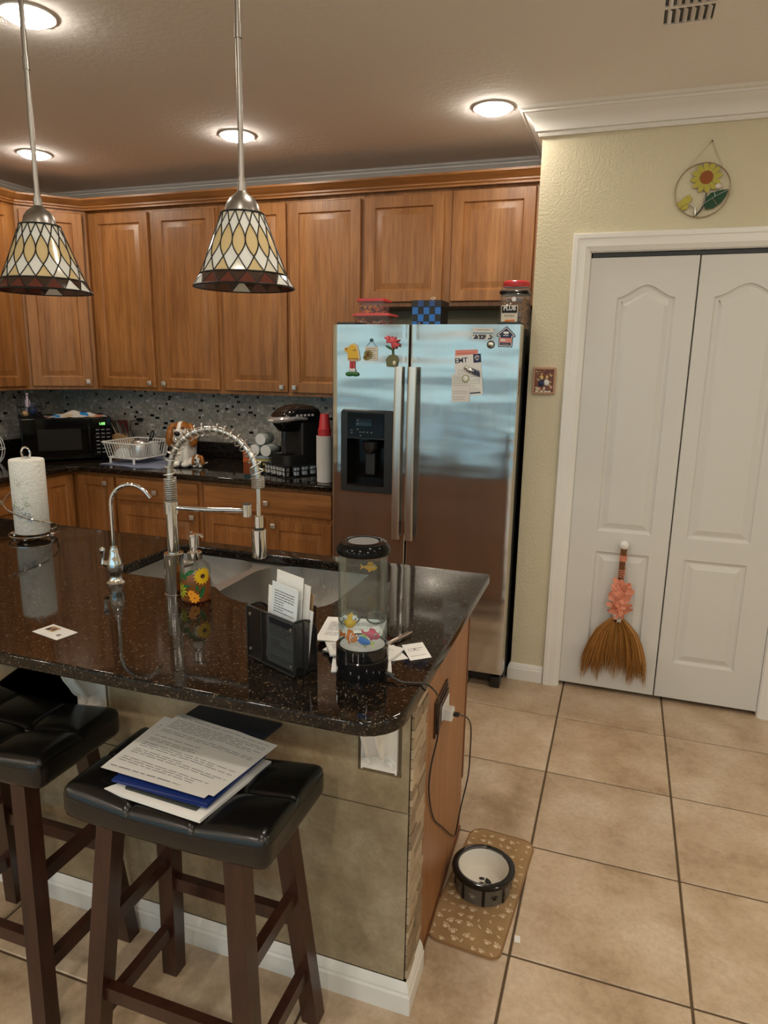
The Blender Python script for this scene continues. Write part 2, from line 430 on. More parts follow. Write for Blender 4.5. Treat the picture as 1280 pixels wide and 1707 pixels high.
def print_lines(mb, w_, h, rows, z, fn=None, seed=0, x0=.08, y0=.06, thick=.32, gaps=.12):
    """rows of little printed dashes lying on a sheet (x 0..w, y 0..h)"""
    rn = random.Random(seed)
    for r in range(rows):
        if rn.random() < gaps: continue
        y = h*(1-y0) - (r+.5)*h*(1-2*y0)/rows; t = h*(1-2*y0)/rows*thick; x = w_*x0; xe = w_*(1-x0)*rn.choice((1, 1, .92, .8, .55))
        while x < xe:
            L = w_*rn.uniform(.03, .13); x2 = min(x+L, xe)
            q = [(x, y-t/2), (x2, y-t/2), (x2, y+t/2), (x, y+t/2)]
            mb.add([(fn(a, b) if fn else (a, b, z)) for a, b in q], [(0, 1, 2, 3)]); x = x2 + w_*.018
# ================================================================== SETTING
YB, XL, YP, ZC = 1.07, -3.71, .326, 2.63     # back wall, left wall, pantry wall, ceiling
XR, YF, XF = 3.2, -7.0, -6.2                 # right wall, far wall behind the camera, family-room left wall
TS = .457
fl = struct(MB().box(XF, XR, YF, YB+.15, -.10, -.004), 'floor', GROUT)
tm = MB().box(-TS/2+.0035, TS/2-.0035, -TS/2+.0035, TS/2-.0035, -.02, 0., .002, seg=1).build('tile', FLOORTILE)
first = True
for i in range(-8, 7):
    for j in range(-9, 3):
        x, y = (i+.5)*TS, (j+.5)*TS
        if x < XL or x > XR or y > YB or (y > YP and x > -.3): continue
        o = tm if first else tm.copy()
        if not first: C.objects.link(o)
        first = False
        o.parent = fl; o.location = (x, y, 0)
tr = MB()
for i in range(-14, 8):
    for j in range(-16, 3):
        x, y = (i+.5)*TS, (j+.5)*TS
        if -8 <= i < 7 and -9 <= j < 3 and not (x < XL or x > XR or y > YB): continue
        if x < XF+.2 or x > XR-.2 or y > YB or y < YF+.2 or (x < XL and y > -2.6): continue
        tr.box(x-TS/2+.0035, x+TS/2-.0035, y-TS/2+.0035, y+TS/2-.0035, -.02, 0.)
o = tr.build('far_tiles', FLOORTILE, fl); o['kind'] = 'stuff'
struct(MB().box(XF-.1, XR+.1, YF-.1, YB+.15, ZC, ZC+.12), 'ceiling', CEIL)
struct(MB().box(XL-.12, XR+.12, YB, YB+.12, 0, ZC), 'wall_back', YELLOW)
struct(MB().box(XL-.12, XL, -2.6, YB, 0, ZC), 'wall_left', YELLOW)
struct(MB().box(XF, XL-.12, -2.6, -2.48, 0, ZC), 'wall_family_side', YELLOW)
struct(MB().box(XF-.12, XF, YF, -2.48, 0, ZC), 'wall_family_left', YELLOW)
# right wall with a window seen only in reflections
wy0, wy1, wz0, wz1 = -3.6, -2.5, .30, 2.10
struct(MB().box(XR, XR+.12, YF, wy0, 0, ZC).box(XR, XR+.12, wy1, YB, 0, ZC).box(XR, XR+.12, wy0, wy1, 0, wz0).box(XR, XR+.12, wy0, wy1, wz1, ZC), 'wall_right', YELLOW)
wf = MB()
for a in (wy0, wy1-.04, (wy0+wy1)/2-.02): wf.box(XR+.02, XR+.07, a, a+.04, wz0, wz1)
for a in (wz0, wz1-.04, (wz0+wz1)/2-.02): wf.box(XR+.02, XR+.07, wy0, wy1, a, a+.04)
w1 = struct(wf, 'window_1', WHITE)
for k in range(2):
    for q in range(2):
        a = wy0+.04+k*(wy1-wy0-.04)/2; b = wz0+.04+q*(wz1-wz0-.04)/2
        MB().box(XR+.04, XR+.046, a, a+.49, b, b+(wz1-wz0)/2-.05).build('pane', PANE, w1)
# far wall with wide sliding glass doors (they light the steel of the refrigerator)
gx0, gx1, gz1 = -5.6, 2.7, 2.35
struct(MB().box(XF-.12, gx0, YF-.12, YF, 0, ZC).box(gx1, XR+.12, YF-.12, YF, 0, ZC).box(gx0, gx1, YF-.12, YF, gz1, ZC), 'wall_front', YELLOW)
gf = MB(); nG = 6; gw = (gx1-gx0)/nG
for k in range(nG+1): gf.box(gx0+k*gw-.035, gx0+k*gw+.035, YF-.09, YF-.03, 0, gz1)
gf.box(gx0, gx1, YF-.09, YF-.03, 0, .09); gf.box(gx0, gx1, YF-.09, YF-.03, gz1-.07, gz1)
w2 = struct(gf, 'window_2', WHITE)
for k in range(nG): MB().box(gx0+k*gw+.03, gx0+(k+1)*gw-.03, YF-.065, YF-.058, .08, gz1-.06).build('pane', PANE, w2)
struct(MB().box(-16, 12, -9.2, YF-.12, -.12, -.05).box(-16, 12, -24, -15.5, -.12, -.05), 'patio', mat('patio_concrete', (.42, .38, .33), .8))
struct(MB().box(-16, 12, -15.5, -9.2, -.16, -.11), 'swimming_pool', mat('pool_water', (.16, .52, .60), .06))
struct(MB().box(-20, 16, -24.6, -24, -.1, .55), 'garden_hedge', mat('dark_hedge', (.03, .06, .03), .9))
# pantry wall
px0, px1, pzt = -.028, .866, 2.05
struct(MB().box(-.265, px0-.005, YP, YP+.11, 0, ZC).box(px1+.005, XR, YP, YP+.11, 0, ZC).box(px0-.005, px1+.005, YP, YP+.11, pzt, ZC).box(-.265, -.155, YP+.11, YB, 0, ZC), 'wall_pantry', YELLOW)
# casing round the pantry door
cs = MB()
CP = [(0, 0), (.0, -.009), (.012, -.013), (.02, -.017), (.05, -.017), (.055, -.02), (.072, -.02), (.075, -.014), (.075, 0)]   # (outwards from opening, y)
def casing(mb, x0, x1, zt, y):
    path = [(x0, 0, -1, 0), (x0, zt, -1, 1), (x1, zt, 1, 1), (x1, 0, 1, 0)]
    k = len(CP); vs = [(x+dx*o, y+d, z+dz*o) for x, z, dx, dz in path for o, d in CP]; fs = []
    for i in range(3):
        for j in range(k): fs.append((i*k+j, i*k+(j+1) % k, (i+1)*k+(j+1) % k, (i+1)*k+j))
    fs += [tuple(range(k)), tuple(range(3*k, 4*k))]
    mb.add(vs, fs)
casing(cs, px0, px1, pzt, YP)
cs.box(px0-.005, px0+.004, YP, YP+.11, 0, pzt).box(px1-.004, px1+.005, YP, YP+.11, 0, pzt).box(px0, px1, YP, YP+.11, pzt-.004, pzt+.01)
struct(cs, 'trim_3', WHITE, ang=15)
# bifold door: two moulded leaves
dz0, dz1 = .022, 2.025
d1 = struct(MB().box(px0+.01, px1-.01, YP+.012, YP+.037, dz1+.003, dz1+.02), 'door_1', BLACK)
def arch(x0, x1, z0, zs, za, n=14):
    pts = [(x0, z0), (x1, z0)]
    for k in range(n+1):
        t = k/n; x = x1+(x0-x1)*t; u = abs(2*t-1)
        s = 1-u; e = s*s*(3-2*s); pts.append((x, zs+(za-zs)*e))
    return pts
STEPS = [(.005, .007), (.013, .010), (.019, .009), (.042, .001)]
lw = (px1-px0-.010)/2
for k, xo in ((0, px0+.004), (1, px0+.007+lw)):
    hx0, hx1 = .122, lw-.082
    if k: hx0, hx1 = .066, lw-.118
    mb = MB(); panel(mb, lw-.002, dz1-dz0, .034, [arch(hx0, hx1, .785, 1.835, 1.888), [(hx0, .18), (hx1, .18), (hx1, .686), (hx0, .686)]], STEPS)
    o = mb.build('door_panel', DOORW, d1, ang=25); o.location = (xo, YP+.004, dz0)
    if k == 0:
        kb = MB().lathe([(.009, 0), (.010, .012), (.018, .018), (.0215, .028), (.019, .038), (.010, .044), (0, .0455)], 20, M=TR(.225-xo, 0, .757-dz0) @ RX(PI/2))
        kb.build('door_knob', WHITEP, o)
# baseboards
BB = [(0, 0), (.014, 0), (.014, .058), (.011, .064), (.011, .070), (.006, .082), (0, .086)]
def baseboard(name, path): return struct(MB().sweep(BB, path), name, WHITE, ang=15)
baseboard('baseboard_pantry', [(-.265, YP+.05, -1, 0), (-.265, YP, -1, -1), (px0-.078, YP, 0, -1)])
baseboard('baseboard_right', [(px1+.078, YP, 0, -1), (XR, YP, 0, -1)])
# crown mouldings
CR = [(0, 0), (.0, -.104), (.014, -.104), (.018, -.096), (.018, -.088), (.028, -.086), (.030, -.078), (.036, -.060), (.050, -.040), (.070, -.026), (.074, -.022), (.080, -.022), (.080, -.014), (.092, -.010), (.100, 0)]
CR = [(a, ZC+b) for a, b in CR]
struct(MB().sweep(CR, [(-.265, YB-.1, -1, 0), (-.265, YP, -1, -1), (XR, YP, 0, -1)]), 'trim_2', WHITE, ang=22)
struct(MB().sweep(CR, [(XL, -2.6, 1, 0), (XL, YB, 1, -1), (-.265, YB, 0, -1)]), 'trim_1', WHITE, ang=30)

# ------------------------------------------------------------------ mosaic backsplash (back and left walls)
def mosaicmat():
    m = mat('grey_glass_mosaic', (.25, .25, .25), .14); t = NT(m); g = t.n('NewGeometry').outputs['Random Per Island']
    t.col(t.ramp(g, [(0, (.015, .015, .017)), (.035, (.41, .385, .345)), (.3, (.49, .46, .41)), (.52, (.57, .54, .485)), (.72, (.44, .415, .37)), (.86, (.60, .57, .52)), (.975, (.80, .80, .78))], 'CONSTANT'))
    ad = t.n('Math', operation='MULTIPLY'); ad.inputs[1].default_value = .3; t.l(g, ad.inputs[0]); t.l(ad.outputs[0], t.b.inputs['Roughness'])
    return m
MOS = mosaicmat(); rn = random.Random(3)
def mosaic(along, z0, z1, put, n0, n1):
    mb = MB(); h = .0165; rows = int((z1-z0)/h)
    for r in range(rows):
        x = n0 + rn.uniform(-.03, 0)
        while x < n1:
            L = rn.choice((.016, .016, .024, .032)); a, b = max(x, n0), min(x+L-.0015, n1)
            if b-a > .003: put(mb, a, b, z0+r*h+.0008, z0+(r+1)*h-.0007, rn.uniform(.0035, .0055))
            x += L
    return mb
bs = struct(MB().box(XL, -1.19, YB-.006, YB, .88, 1.40).box(XL, XL+.006, -2.2, YB-.006, .88, 1.40), 'wall_backsplash', mat('grey_mosaic_grout', (.40, .39, .375), .8))
mb = mosaic('x', 1.017, 1.362, lambda m, a, b, z0, z1, d: m.box(a, b, YB-.006-d, YB-.006, z0, z1), XL+.012, -1.19)
o = mb.build('mosaic_tiles', MOS, bs, smooth=False); o['kind'] = 'stuff'
mb = mosaic('y', 1.017, 1.362, lambda m, a, b, z0, z1, d: m.box(XL+.006, XL+.006+d, a, b, z0, z1), -.6, YB-.012)
o = mb.build('mosaic_tiles', MOS, bs, smooth=False); o['kind'] = 'stuff'

# ================================================================== CABINETS
def knob_geo(): return MB().cyl(.006, 0, .014, M=RX(PI/2), seg=10).box(-.014, .014, -.026, -.013, -.014, .014, .003, seg=1).box(-.008, .008, -.0285, -.0255, -.008, .008, .002, seg=1)
KSTEPS = [(.003, .006), (.007, .010), (.012, .010), (.040, .0015)]
def cab_door(root, x, z, w_, h, knob=None, name='door', m=None, fr=.057, flat=False, M=None, y=-.02):
    mb = MB(); t = .02
    ins = [(fr, fr), (w_-fr, fr), (w_-fr, h-fr), (fr, h-fr)]
    if flat: mb.box(0, w_, 0, t, 0, h, .006)
    else: panel(mb, w_, h, t, [ins], KSTEPS)
    o = mb.build(name, m or OAK, root, ang=25); o.location = (x, y, z)
    if M: o.matrix_local = M @ TR(x, y, z)
    if knob:
        k = knob_geo().build('knob', KNOBM, o); k.location = (knob[0], 0, knob[1])
    return o
def cabinet(name, label, x0, x1, z0, z1, depth, doors, loc, rz=0., toe=False, group=None):
    """local frame: face frame at y=0, body behind it, doors in front"""
    t = thing(name, label, 'cabinet', loc, rz)
    b = MB()
    b.box(x0, x1, .018, depth, z0, z1); b.box(x0, x1, 0, .018, z0, z1)
    if toe: b.box(x0, x1, .07, depth, 0, z0)
    b.build('carcass', OAK, t)
    for d in doors: cab_door(t, *d[:4], **d[4])
    return t
YU = .76; UZ0, UZ1 = 1.357, 2.452
def ud(x0, x1, side, z0=1.378, z1=2.424):
    kn = ((x1-x0)-.03, .03) if side == 'r' else ((.03, .03) if side == 'l' else None)
    return (x0, z0, x1-x0, z1-z0, dict(knob=kn))
cabinet('upper_cabinet', 'tall two-door oak wall cabinet over the dish rack and dog cookie jar', -3.10, -2.161, UZ0, UZ1, YB-YU-.007, [ud(-3.073, -2.648, 'r'), ud(-2.602, -2.182, 'l')], (0, YU, 0))
cabinet('upper_cabinet', 'tall two-door oak wall cabinet over the coffee maker, just left of the refrigerator', -2.159, -1.246, UZ0, UZ1, YB-YU-.007, [ud(-2.137, -1.718, 'r'), ud(-1.695, -1.268, 'l')], (0, YU, 0))
cabinet('upper_cabinet', 'short two-door oak wall cabinet above the refrigerator', -1.244, -.268, 1.862, UZ1, YB-YU-.007, [ud(-1.24, -.803, None, 1.885, 2.426), ud(-.756, -.333, None, 1.885, 2.432)], (0, YU, 0))
# diagonal corner unit and the one on the left wall
t = thing('upper_cabinet', 'diagonal oak corner wall cabinet above the microwave oven', 'cabinet', (-3.38, .46, 0), rad(45))
A = Vector((-3.38, .46)); B = Vector((-3.10, .74)); L = (B-A).length
Mi = (TR(-3.38, .46, 0) @ RZ(rad(45))).inverted()
poly = [(-3.38, .462), (-3.103, .742), (-3.103, YB-.007), (XL+.007, YB-.007), (XL+.007, .462)]
MB().add([Mi @ Vector((x, y, z)) for z in (UZ0, UZ1) for x, y in poly], [(4, 3, 2, 1, 0), (5, 6, 7, 8, 9)] + [(i, (i+1) % 5, 5+(i+1) % 5, 5+i) for i in range(5)]).build('carcass', OAK, t)
cab_door(t, .022, 1.378, L-.047, 1.046, knob=(L-.047-.03, .03), y=-.021)
t = thing('upper_cabinet', 'oak wall cabinet at the left edge, left of the diagonal corner cabinet', 'cabinet', (-3.38, .459, 0), rad(90))
MB().box(-1.0, 0, .02, .32, UZ0, UZ1).box(-1.0, 0, 0, .02, UZ0, UZ1).build('carcass', OAK, t)
cab_door(t, -.455, 1.378, .425, 1.046); cab_door(t, -.93, 1.378, .44, 1.046)
# wood crown along the tops
WC = [(0, 2.453), (0, 2.505), (.055, 2.508), (.055, 2.498), (.045, 2.492), (.034, 2.478), (.020, 2.470), (.020, 2.462), (.012, 2.456), (.012, 2.447), (.001, 2.447)]
q = math.tan(rad(22.5))
solo(MB().sweep(WC, [(-3.38, -.55, 1, 0), (-3.38, .458, 1, -q), (-3.102, .738, q, -1), (-.27, .738, 0, -1)]), 'crown_moulding', OAKX, 'oak crown moulding running along the tops of all the wall cabinets', 'moulding', ang=25)
# base cabinets
YL = .392; LZ0, LZ1 = .105, .879
def bdr(x0, x1, z0, z1, knob, flat=False, name='door'): return (x0, z0, x1-x0, z1-z0, dict(knob=knob, flat=flat, name=name, m=OAKX if flat else OAK))
cabinet('base_cabinet', 'oak base cabinet with one drawer over one door, below the dish rack', -2.705, -2.099, LZ0, LZ1, .66,
        [bdr(-2.69, -2.12, .722, .858, (.285, .064), True, 'drawer'), bdr(-2.688, -2.12, .125, .692, (.535, .535))], (0, YL, 0), toe=True)
cabinet('base_cabinet', 'oak base cabinet with a wide drawer over two doors, beside the refrigerator', -2.097, -1.215, LZ0, LZ1, .66,
        [bdr(-2.077, -1.277, .722, .858, (.41, .064), True, 'drawer'), bdr(-2.077, -1.69, .125, .692, (.36, .535)), bdr(-1.655, -1.277, .125, .692, (.03, .535))], (0, YL, 0), toe=True)
t = thing('base_cabinet', 'oak corner base cabinet with two doors meeting in the inner corner below the microwave', 'cabinet', (-3.03, .392, 0))
MB().box(-.005, .323, 0, .66, LZ0, LZ1).box(-.66, -.005, -.27, .66, LZ0, LZ1).box(-.655, .323, .07, .66, 0, LZ0).build('carcass', OAK, t)
cab_door(t, .045, .125, .275, .733, knob=(.225, .693), y=-.02)
cab_door(t, .02-.27, .125, .235, .733, M=TR(-.005, 0, 0) @ RZ(rad(90)), y=-.02)
cabinet('base_cabinet', 'oak base cabinet with a drawer bank at the left edge, behind the paper towels', -1.30, -.275, LZ0, LZ1, .655,
        [bdr(-.86, -.30, .70, .858, (.28, .08), True, 'drawer'), bdr(-.86, -.30, .42, .67, (.28, .12), True, 'drawer'), bdr(-.86, -.30, .125, .39, (.28, .12), True, 'drawer')], (-3.035, .392, 0), rad(90), toe=True)

# ------------------------------------------------------------------ back countertop (one L of granite with an upstand)
def slab(mb, outer, holes, z0, z1, bev=.006):
    bm = bmesh.new(); es = []
    for loop in [outer] + holes:
        vs = [bm.verts.new((x, y, z0)) for x, y in loop]; es += [bm.edges.new((vs[i], vs[(i+1) % len(vs)])) for i in range(len(vs))]
    fs = [g for g in bmesh.ops.triangle_fill(bm, use_beauty=True, use_dissolve=False, edges=es)['geom'] if isinstance(g, bmesh.types.BMFace)]
    ex = bmesh.ops.extrude_face_region(bm, geom=fs); nv = [g for g in ex['geom'] if isinstance(g, bmesh.types.BMVert)]
    bmesh.ops.translate(bm, vec=(0, 0, z1-z0), verts=nv); bmesh.ops.recalc_face_normals(bm, faces=bm.faces)
    be = [e for e in bm.edges if len(e.link_faces) == 2 and e.calc_face_angle(0) > .9 and abs(e.verts[0].co.z-e.verts[1].co.z) < 1e-6]
    bmesh.ops.bevel(bm, geom=be, offset=bev, segments=3, profile=.5, affect='EDGES')
    mb.wn = True
    return mb.addbm(bm)
ct = thing('back_countertop', 'black granite L-shaped worktop along the back and left walls', 'countertop', (0, 0, .874))
mb = slab(MB(), [(XL+.003, -1.4), (-2.985, -1.4), (-2.985, .30), (-2.93, .345), (-1.217, .345), (-1.217, YB-.007), (XL+.003, YB-.007)], [], .006, .040, .010)
mb.build('worktop', GRANITE, ct, ang=20)
MB().box(XL+.009, -1.217, YB-.031, YB-.009, .0405, .141, .004).build('upstand', GRANITE, ct)
MB().box(XL+.007, XL+.03, -1.4, YB-.032, .0405, .141, .004).build('upstand', GRANITE, ct)

# ================================================================== ISLAND
IX0, IX1, IY0, IY1 = -2.45, -.217, -1.62, -.907
isl = thing('kitchen_island', 'kitchen island base clad in taupe tile in front and oak at its right end', 'island', ((IX0+IX1)/2, (IY0+IY1)/2, 0))
ox, oy = isl.location.x, isl.location.y
def ipart(mb, name, m, **kw):
    o = mb.build(name, m, isl, **kw); o.matrix_parent_inverse = Matrix.Translation(isl.location).inverted(); return o
def hollow(mb, x0, x1, y0, y1, z0, z1, cx0, cx1, cy0, cy1):
    """box with an open well for the sink"""
    mb.box(x0, cx0, y0, y1, z0, z1).box(cx1, x1, y0, y1, z0, z1).box(cx0, cx1, y0, cy0, z0, z1).box(cx0, cx1, cy1, y1, z0, z1).box(cx0, cx1, cy0, cy1, z0, .60)
b = MB(); hollow(b, IX0, IX1-.012, IY0+.012, IY1-.002, .10, .882, -1.35, -.50, -1.46, -.925); b.box(IX0, IX1-.012, IY0+.012, IY1-.075, 0, .10)
ipart(b, 'carcass', OAK)
ipart(MB().box(IX1-.012, IX1, -1.485, IY1-.012, .006, .882), 'end_panel', PANELWOOD)
ipart(MB().box(IX1-.012, IX1+.003, IY1-.014, IY1+.002, .20, .882, .002), 'end_stile', DARKTRIM)
ipart(MB().box(IX1-.0005, IX1+.004, -1.485, IY1-.012, .003, .020), 'shoe_strip', DARKTRIM)
for k in range(4):                                                   # doors on the far side, facing the back counter
    m4 = TR(-.55-.46*k, IY1, 0) @ RZ(PI)
    o = cab_door(isl, 0, .13, .44, .70, y=-.018); o.matrix_parent_inverse = Matrix.Translation(isl.location).inverted(); o.matrix_basis = m4 @ TR(0, -.018, .13)
# front cladding: grout bed, tiles left out round the two corbels
ipart(MB().box(IX0, IX1-.002, IY0+.004, IY0+.012, .0, .882), 'grout_bed', GROUT2)
ZT = [.086, .547, .882]; XT = [IX1-.0045 - TS*k for k in range(6)]
CB = [(-.346, -.243), (-1.160, -1.050)]; CZ = .645
def itile(poly):
    P_ = offset_poly(poly, .0015)
    ipart(MB().prism(P_, IY0-.004, IY0+.0045, Matrix(((1, 0, 0, 0), (0, 0, 1, 0), (0, 1, 0, 0), (0, 0, 0, 1)))), 'tile', WALLTILE, smooth=False)
for k in range(5):
    x1, x0 = XT[k], max(XT[k+1], IX0)
    itile([(x0, ZT[0]), (x1, ZT[0]), (x1, ZT[1]), (x0, ZT[1])])
    cut = [c for c in CB if c[0] < x1 and c[1] > x0]
    if not cut: itile([(x0, ZT[1]), (x1, ZT[1]), (x1, ZT[2]), (x0, ZT[2])])
    else:
        c0, c1 = cut[0]
        if c0 <= x0+.01: itile([(x0, ZT[1]), (x1, ZT[1]), (x1, ZT[2]), (c1, ZT[2]), (c1, CZ-.008), (x0, CZ-.008)])
        else: itile([(x0, ZT[1]), (x1, ZT[1]), (x1, ZT[2]), (c1, ZT[2]), (c1, CZ-.008), (c0, CZ-.008), (c0, ZT[2]), (x0, ZT[2])])
# corbels: plate with two round plugs and a scrolled arm
for c0, c1 in CB:
    a0, a1 = c0+.008, c1-.008; ym = IY0-.004
    pl = ipart(MB().box(a0, a1, ym-.006, ym+.008, CZ, .882, .003, seg=1).box(a0, a0+.004, ym-.0075, ym, CZ, .882).box(a1-.004, a1, ym-.0075, ym, CZ, .882), 'corbel', WHITE)
    cx = (a0+a1)/2; y0 = ym-.006
    prof = [(0, .882), (-.150, .882), (-.152, .862), (-.146, .850), (-.135, .848), (-.120, .840), (-.100, .822), (-.084, .794), (-.070, .760), (-.054, .735), (-.044, .715), (-.036, .704), (-.026, .698), (-.012, .696), (0, .699)]
    kk = Matrix(((0, 0, 1, 0), (1, 0, 0, y0), (0, 1, 0, 0), (0, 0, 0, 1)))
    mb = MB().prism(prof, cx-.016, cx+.016, kk)
    for sx in (-1, 1): mb.tube([(cx+sx*.016, y0+p[0], p[1]) for p in prof[3:13]], .005, 6)
    o = mb.build('arm', WHITE, pl)
    for sx in (-1, 1):
        MB().lathe([(.0135, 0), (.0135, .003), (.0115, .005), (.009, .0035), (.0085, .006), (0, .0085)], 16, M=TR(cx+sx*.0275, y0, CZ+.026) @ RX(PI/2)).build('plug', WHITEP, pl)
# stacked-stone strip at the corner of the end panel
ipart(MB().box(IX1-.012, IX1-.003, IY0+.004, -1.485, .0, .882), 'grout_bed', GROUT2)
rn = random.Random(11); z = .088; r = 0
while z < .862:
    h = rn.uniform(.018, .030); z2 = min(z+h, .866); y = IY0-.002
    cuts = [y] + sorted({round(y + rn.uniform(.03, .10), 3)}) + [-1.486]
    for a, b2 in zip(cuts, cuts[1:]):
        d = rn.uniform(.0005, .006)
        ipart(MB().box(IX1-.004, IX1-.001+d, a+.0012, b2-.0012, z+.001, z2-.001, .001, seg=1), 'mosaic_stone', rn.choice((MOSAIC1, MOSAIC1, MOSAIC2)))
    z = z2
# base mouldings
IB = [(0, 0), (.013, 0), (.013, .050), (.010, .056), (.010, .062), (.006, .074), (0, .084)]
ipart(MB().sweep(IB, [(IX0, IY0-.004, 0, -1), (IX1+.001, IY0-.004, 1, -1), (IX1+.001, -1.487, 1, 0)]), 'baseboard', WHITE, ang=15)
# outlet with a stepped dark plate
op = ipart(MB().box(IX1, IX1+.005, -1.402, -1.252, .616, .716, .001, seg=1).box(IX1+.005, IX1+.008, -1.394, -1.260, .624, .708, .001, seg=1).box(IX1+.009, IX1+.011, -1.386, -1.268, .632, .700, .002, seg=1), 'outlet_plate', mat('dark_walnut_plate', (.045, .018, .010), .35))
MB().box(IX1+.0112, IX1+.0138, -1.362, -1.272, .646, .686, .002, seg=1).build('receptacle', WHITEP, op)

# island worktop with the sink cut-out
def rrect(x0, x1, y0, y1, rs, n=6):
    pts = []
    for (cx, cy, a0, r) in ((x0+rs[0], y0+rs[0], PI, rs[0]), (x1-rs[1], y0+rs[1], 1.5*PI, rs[1]), (x1-rs[2], y1-rs[2], 0, rs[2]), (x0+rs[3], y1-rs[3], .5*PI, rs[3])):
        for k in range(n+1): a = a0 + .5*PI*k/n; pts.append((cx+r*math.cos(a), cy+r*math.sin(a)))
    return pts
TX0, TX1, TY0, TY1 = -2.52, -.178, -1.889, -.882
SX0, SX1, SY0, SY1 = -1.30, -.545, -1.30, -.952
def arc(cx, cy, r, a0, a1, n=6): return [(cx+r*math.cos(rad(a0+(a1-a0)*k/n)), cy+r*math.sin(rad(a0+(a1-a0)*k/n))) for k in range(n+1)]
sink_hole = arc(SX0+.03, SY0+.03, .03, 180, 270) + [(-.96, SY0), (-.915, -1.313), (-.87, -1.350), (-.83, -1.378), (-.78, -1.394)] + arc(SX1-.11, -1.395+.11, .11, 270, 360) + arc(SX1-.03, SY1-.03, .03, 0, 90) + arc(SX0+.045, SY1-.045, .045, 90, 180)
it = solo(slab(MB(), rrect(TX0, TX1, TY0, TY1, (.02, .085, .014, .02)), [sink_hole], .8835, .914, .006), 'island_countertop', GRANITE, 'polished black and brown granite island worktop with the sink set in it', 'countertop', ang=20)
# the island's right end runs slightly out of square
def slant(o, x_from=-.45, k_=.036):
    for v in o.data.vertices:
        if v.co.x > x_from: v.co.x -= k_*(v.co.y+1.63)*min(1, (v.co.x-x_from)/.12)
for o in isl.children_recursive:
    if o.type == 'MESH' and o.name.split('.')[0] not in ('door', 'knob'): slant(o)
slant(it, -.50, .013)
# double-bowl sink
sk = thing('sink', 'stainless steel double-bowl sink set under the island worktop', 'sink', (-.93, -1.16, .70))
def bowl(mb, loop, ztop, zbot):
    n = len(loop); lo = offset_poly(loop, .022); lo2 = offset_poly(loop, .05)
    vs = [(x, y, ztop) for x, y in loop] + [(x, y, zbot+.03) for x, y in lo] + [(x, y, zbot) for x, y in lo2]
    fs = [(i, (i+1) % n, n+(i+1) % n, n+i) for i in range(n)] + [(n+i, n+(i+1) % n, 2*n+(i+1) % n, 2*n+i) for i in range(n)] + [tuple(range(2*n, 3*n))]
    mb.add([(x+.93, y+1.16, z-.70) for x, y, z in vs], fs)
xd = -.955
lb = arc(SX0+.035, SY0+.035-.004, .035, 180, 270) + arc(xd-.05-.012, SY0+.03, .034, 270, 360) + arc(xd-.10, SY1-.09, .09, 0, 90) + arc(SX0+.05, SY1-.046, .05, 90, 180)
rb = [(xd+.02, -1.30), (xd+.05, -1.325), (-.87, -1.355), (-.83, -1.384), (-.78, -1.40)] + arc(SX1-.11, -1.40+.11, .115, 270, 360) + arc(SX1-.03, SY1-.03, .034, 0, 90) + arc(xd+.14, SY1-.12, .12, 90, 180)
mb = MB(); bowl(mb, lb, .8832, .70)
o = mb.build('bowl', SINKST, sk, ang=60)
mb = MB(); bowl(mb, rb, .8832, .665); o = mb.build('bowl', SINKST, sk, ang=60)
rim = MB(); big = [(x, y) for x, y in rrect(SX0-.03, SX1+.03, -1.43, SY1+.03, (.03,)*4)]
t_ = MB(); holed(t_, big, [lb, rb], .8830); rim.add([(x+.93, y+1.16, z-.70) for x, y, z in t_.v], t_.f); rim.build('rim', SINKST, sk)
for cx, zb in ((-1.13, .70), (-.74, .665)):
    MB().lathe([(.045, 0), (.043, .003), (.03, .002), (.028, -.004), (0, -.004)], 20, c=(cx+.93, -1.15+1.16, zb-.70+.0008)).build('drain', CHROME, sk)
# ================================================================== LAMPS
def ceiling_lamp(x, y, label):
    t = thing('recessed_ceiling_lamp', label, 'ceiling light', (x, y, ZC), group=None)
    MB().lathe([(.086, -.001), (.085, -.006), (.071, -.007), (.0685, -.005), (.0685, .0)], 32, cap=False).build('trim_ring', WHITE, t)
    MB().lathe([(.068, -.004), (.067, -.014), (.060, -.018), (.04, -.020), (0, -.0205)], 32, cap=False).build('diffuser', FILL_LED if y < -2.7 else LED, t)
for x, y, l in ((-.466, .221, 'recessed ceiling lamp in front of the refrigerator cabinet, beside the white crown corner'), (-1.721, .244, 'recessed ceiling lamp seen behind the rod of the right pendant'),
                (-2.953, .22, 'small recessed ceiling lamp farthest back on the left'), (-1.741, -1.001, 'largest recessed ceiling lamp at the top left corner of the photo'),
                (-.466, -1.25, 'recessed ceiling lamp above the right end of the island, out of frame'), (.95, -1.0, 'recessed ceiling lamp over the walkway before the pantry door, out of frame'),
                (-.466, -2.5, 'recessed ceiling lamp behind the right stool, out of frame'), (.95, -2.5, 'recessed ceiling lamp right of the camera, out of frame')) + tuple((x, y, 'added recessed fill lamp of the family room, %s row, %s, out of frame' % (rw_, cl_)) for y, rw_ in ((-3.9, 'nearest'), (-5.6, 'farthest')) for x, cl_ in ((-5.0, 'leftmost'), (-3.4, 'left of centre'), (-1.74, 'centre'), (-.1, 'right of centre'), (1.6, 'rightmost'))) + ((2.3, -1.0, 'added recessed fill lamp at the right wall, out of frame'), (2.3, -2.5, 'added recessed fill lamp near the side window, out of frame')):  # family-room and right-wall lamps are added, unseen fill for ceiling and cabinet fronts
    ceiling_lamp(x, y, l)
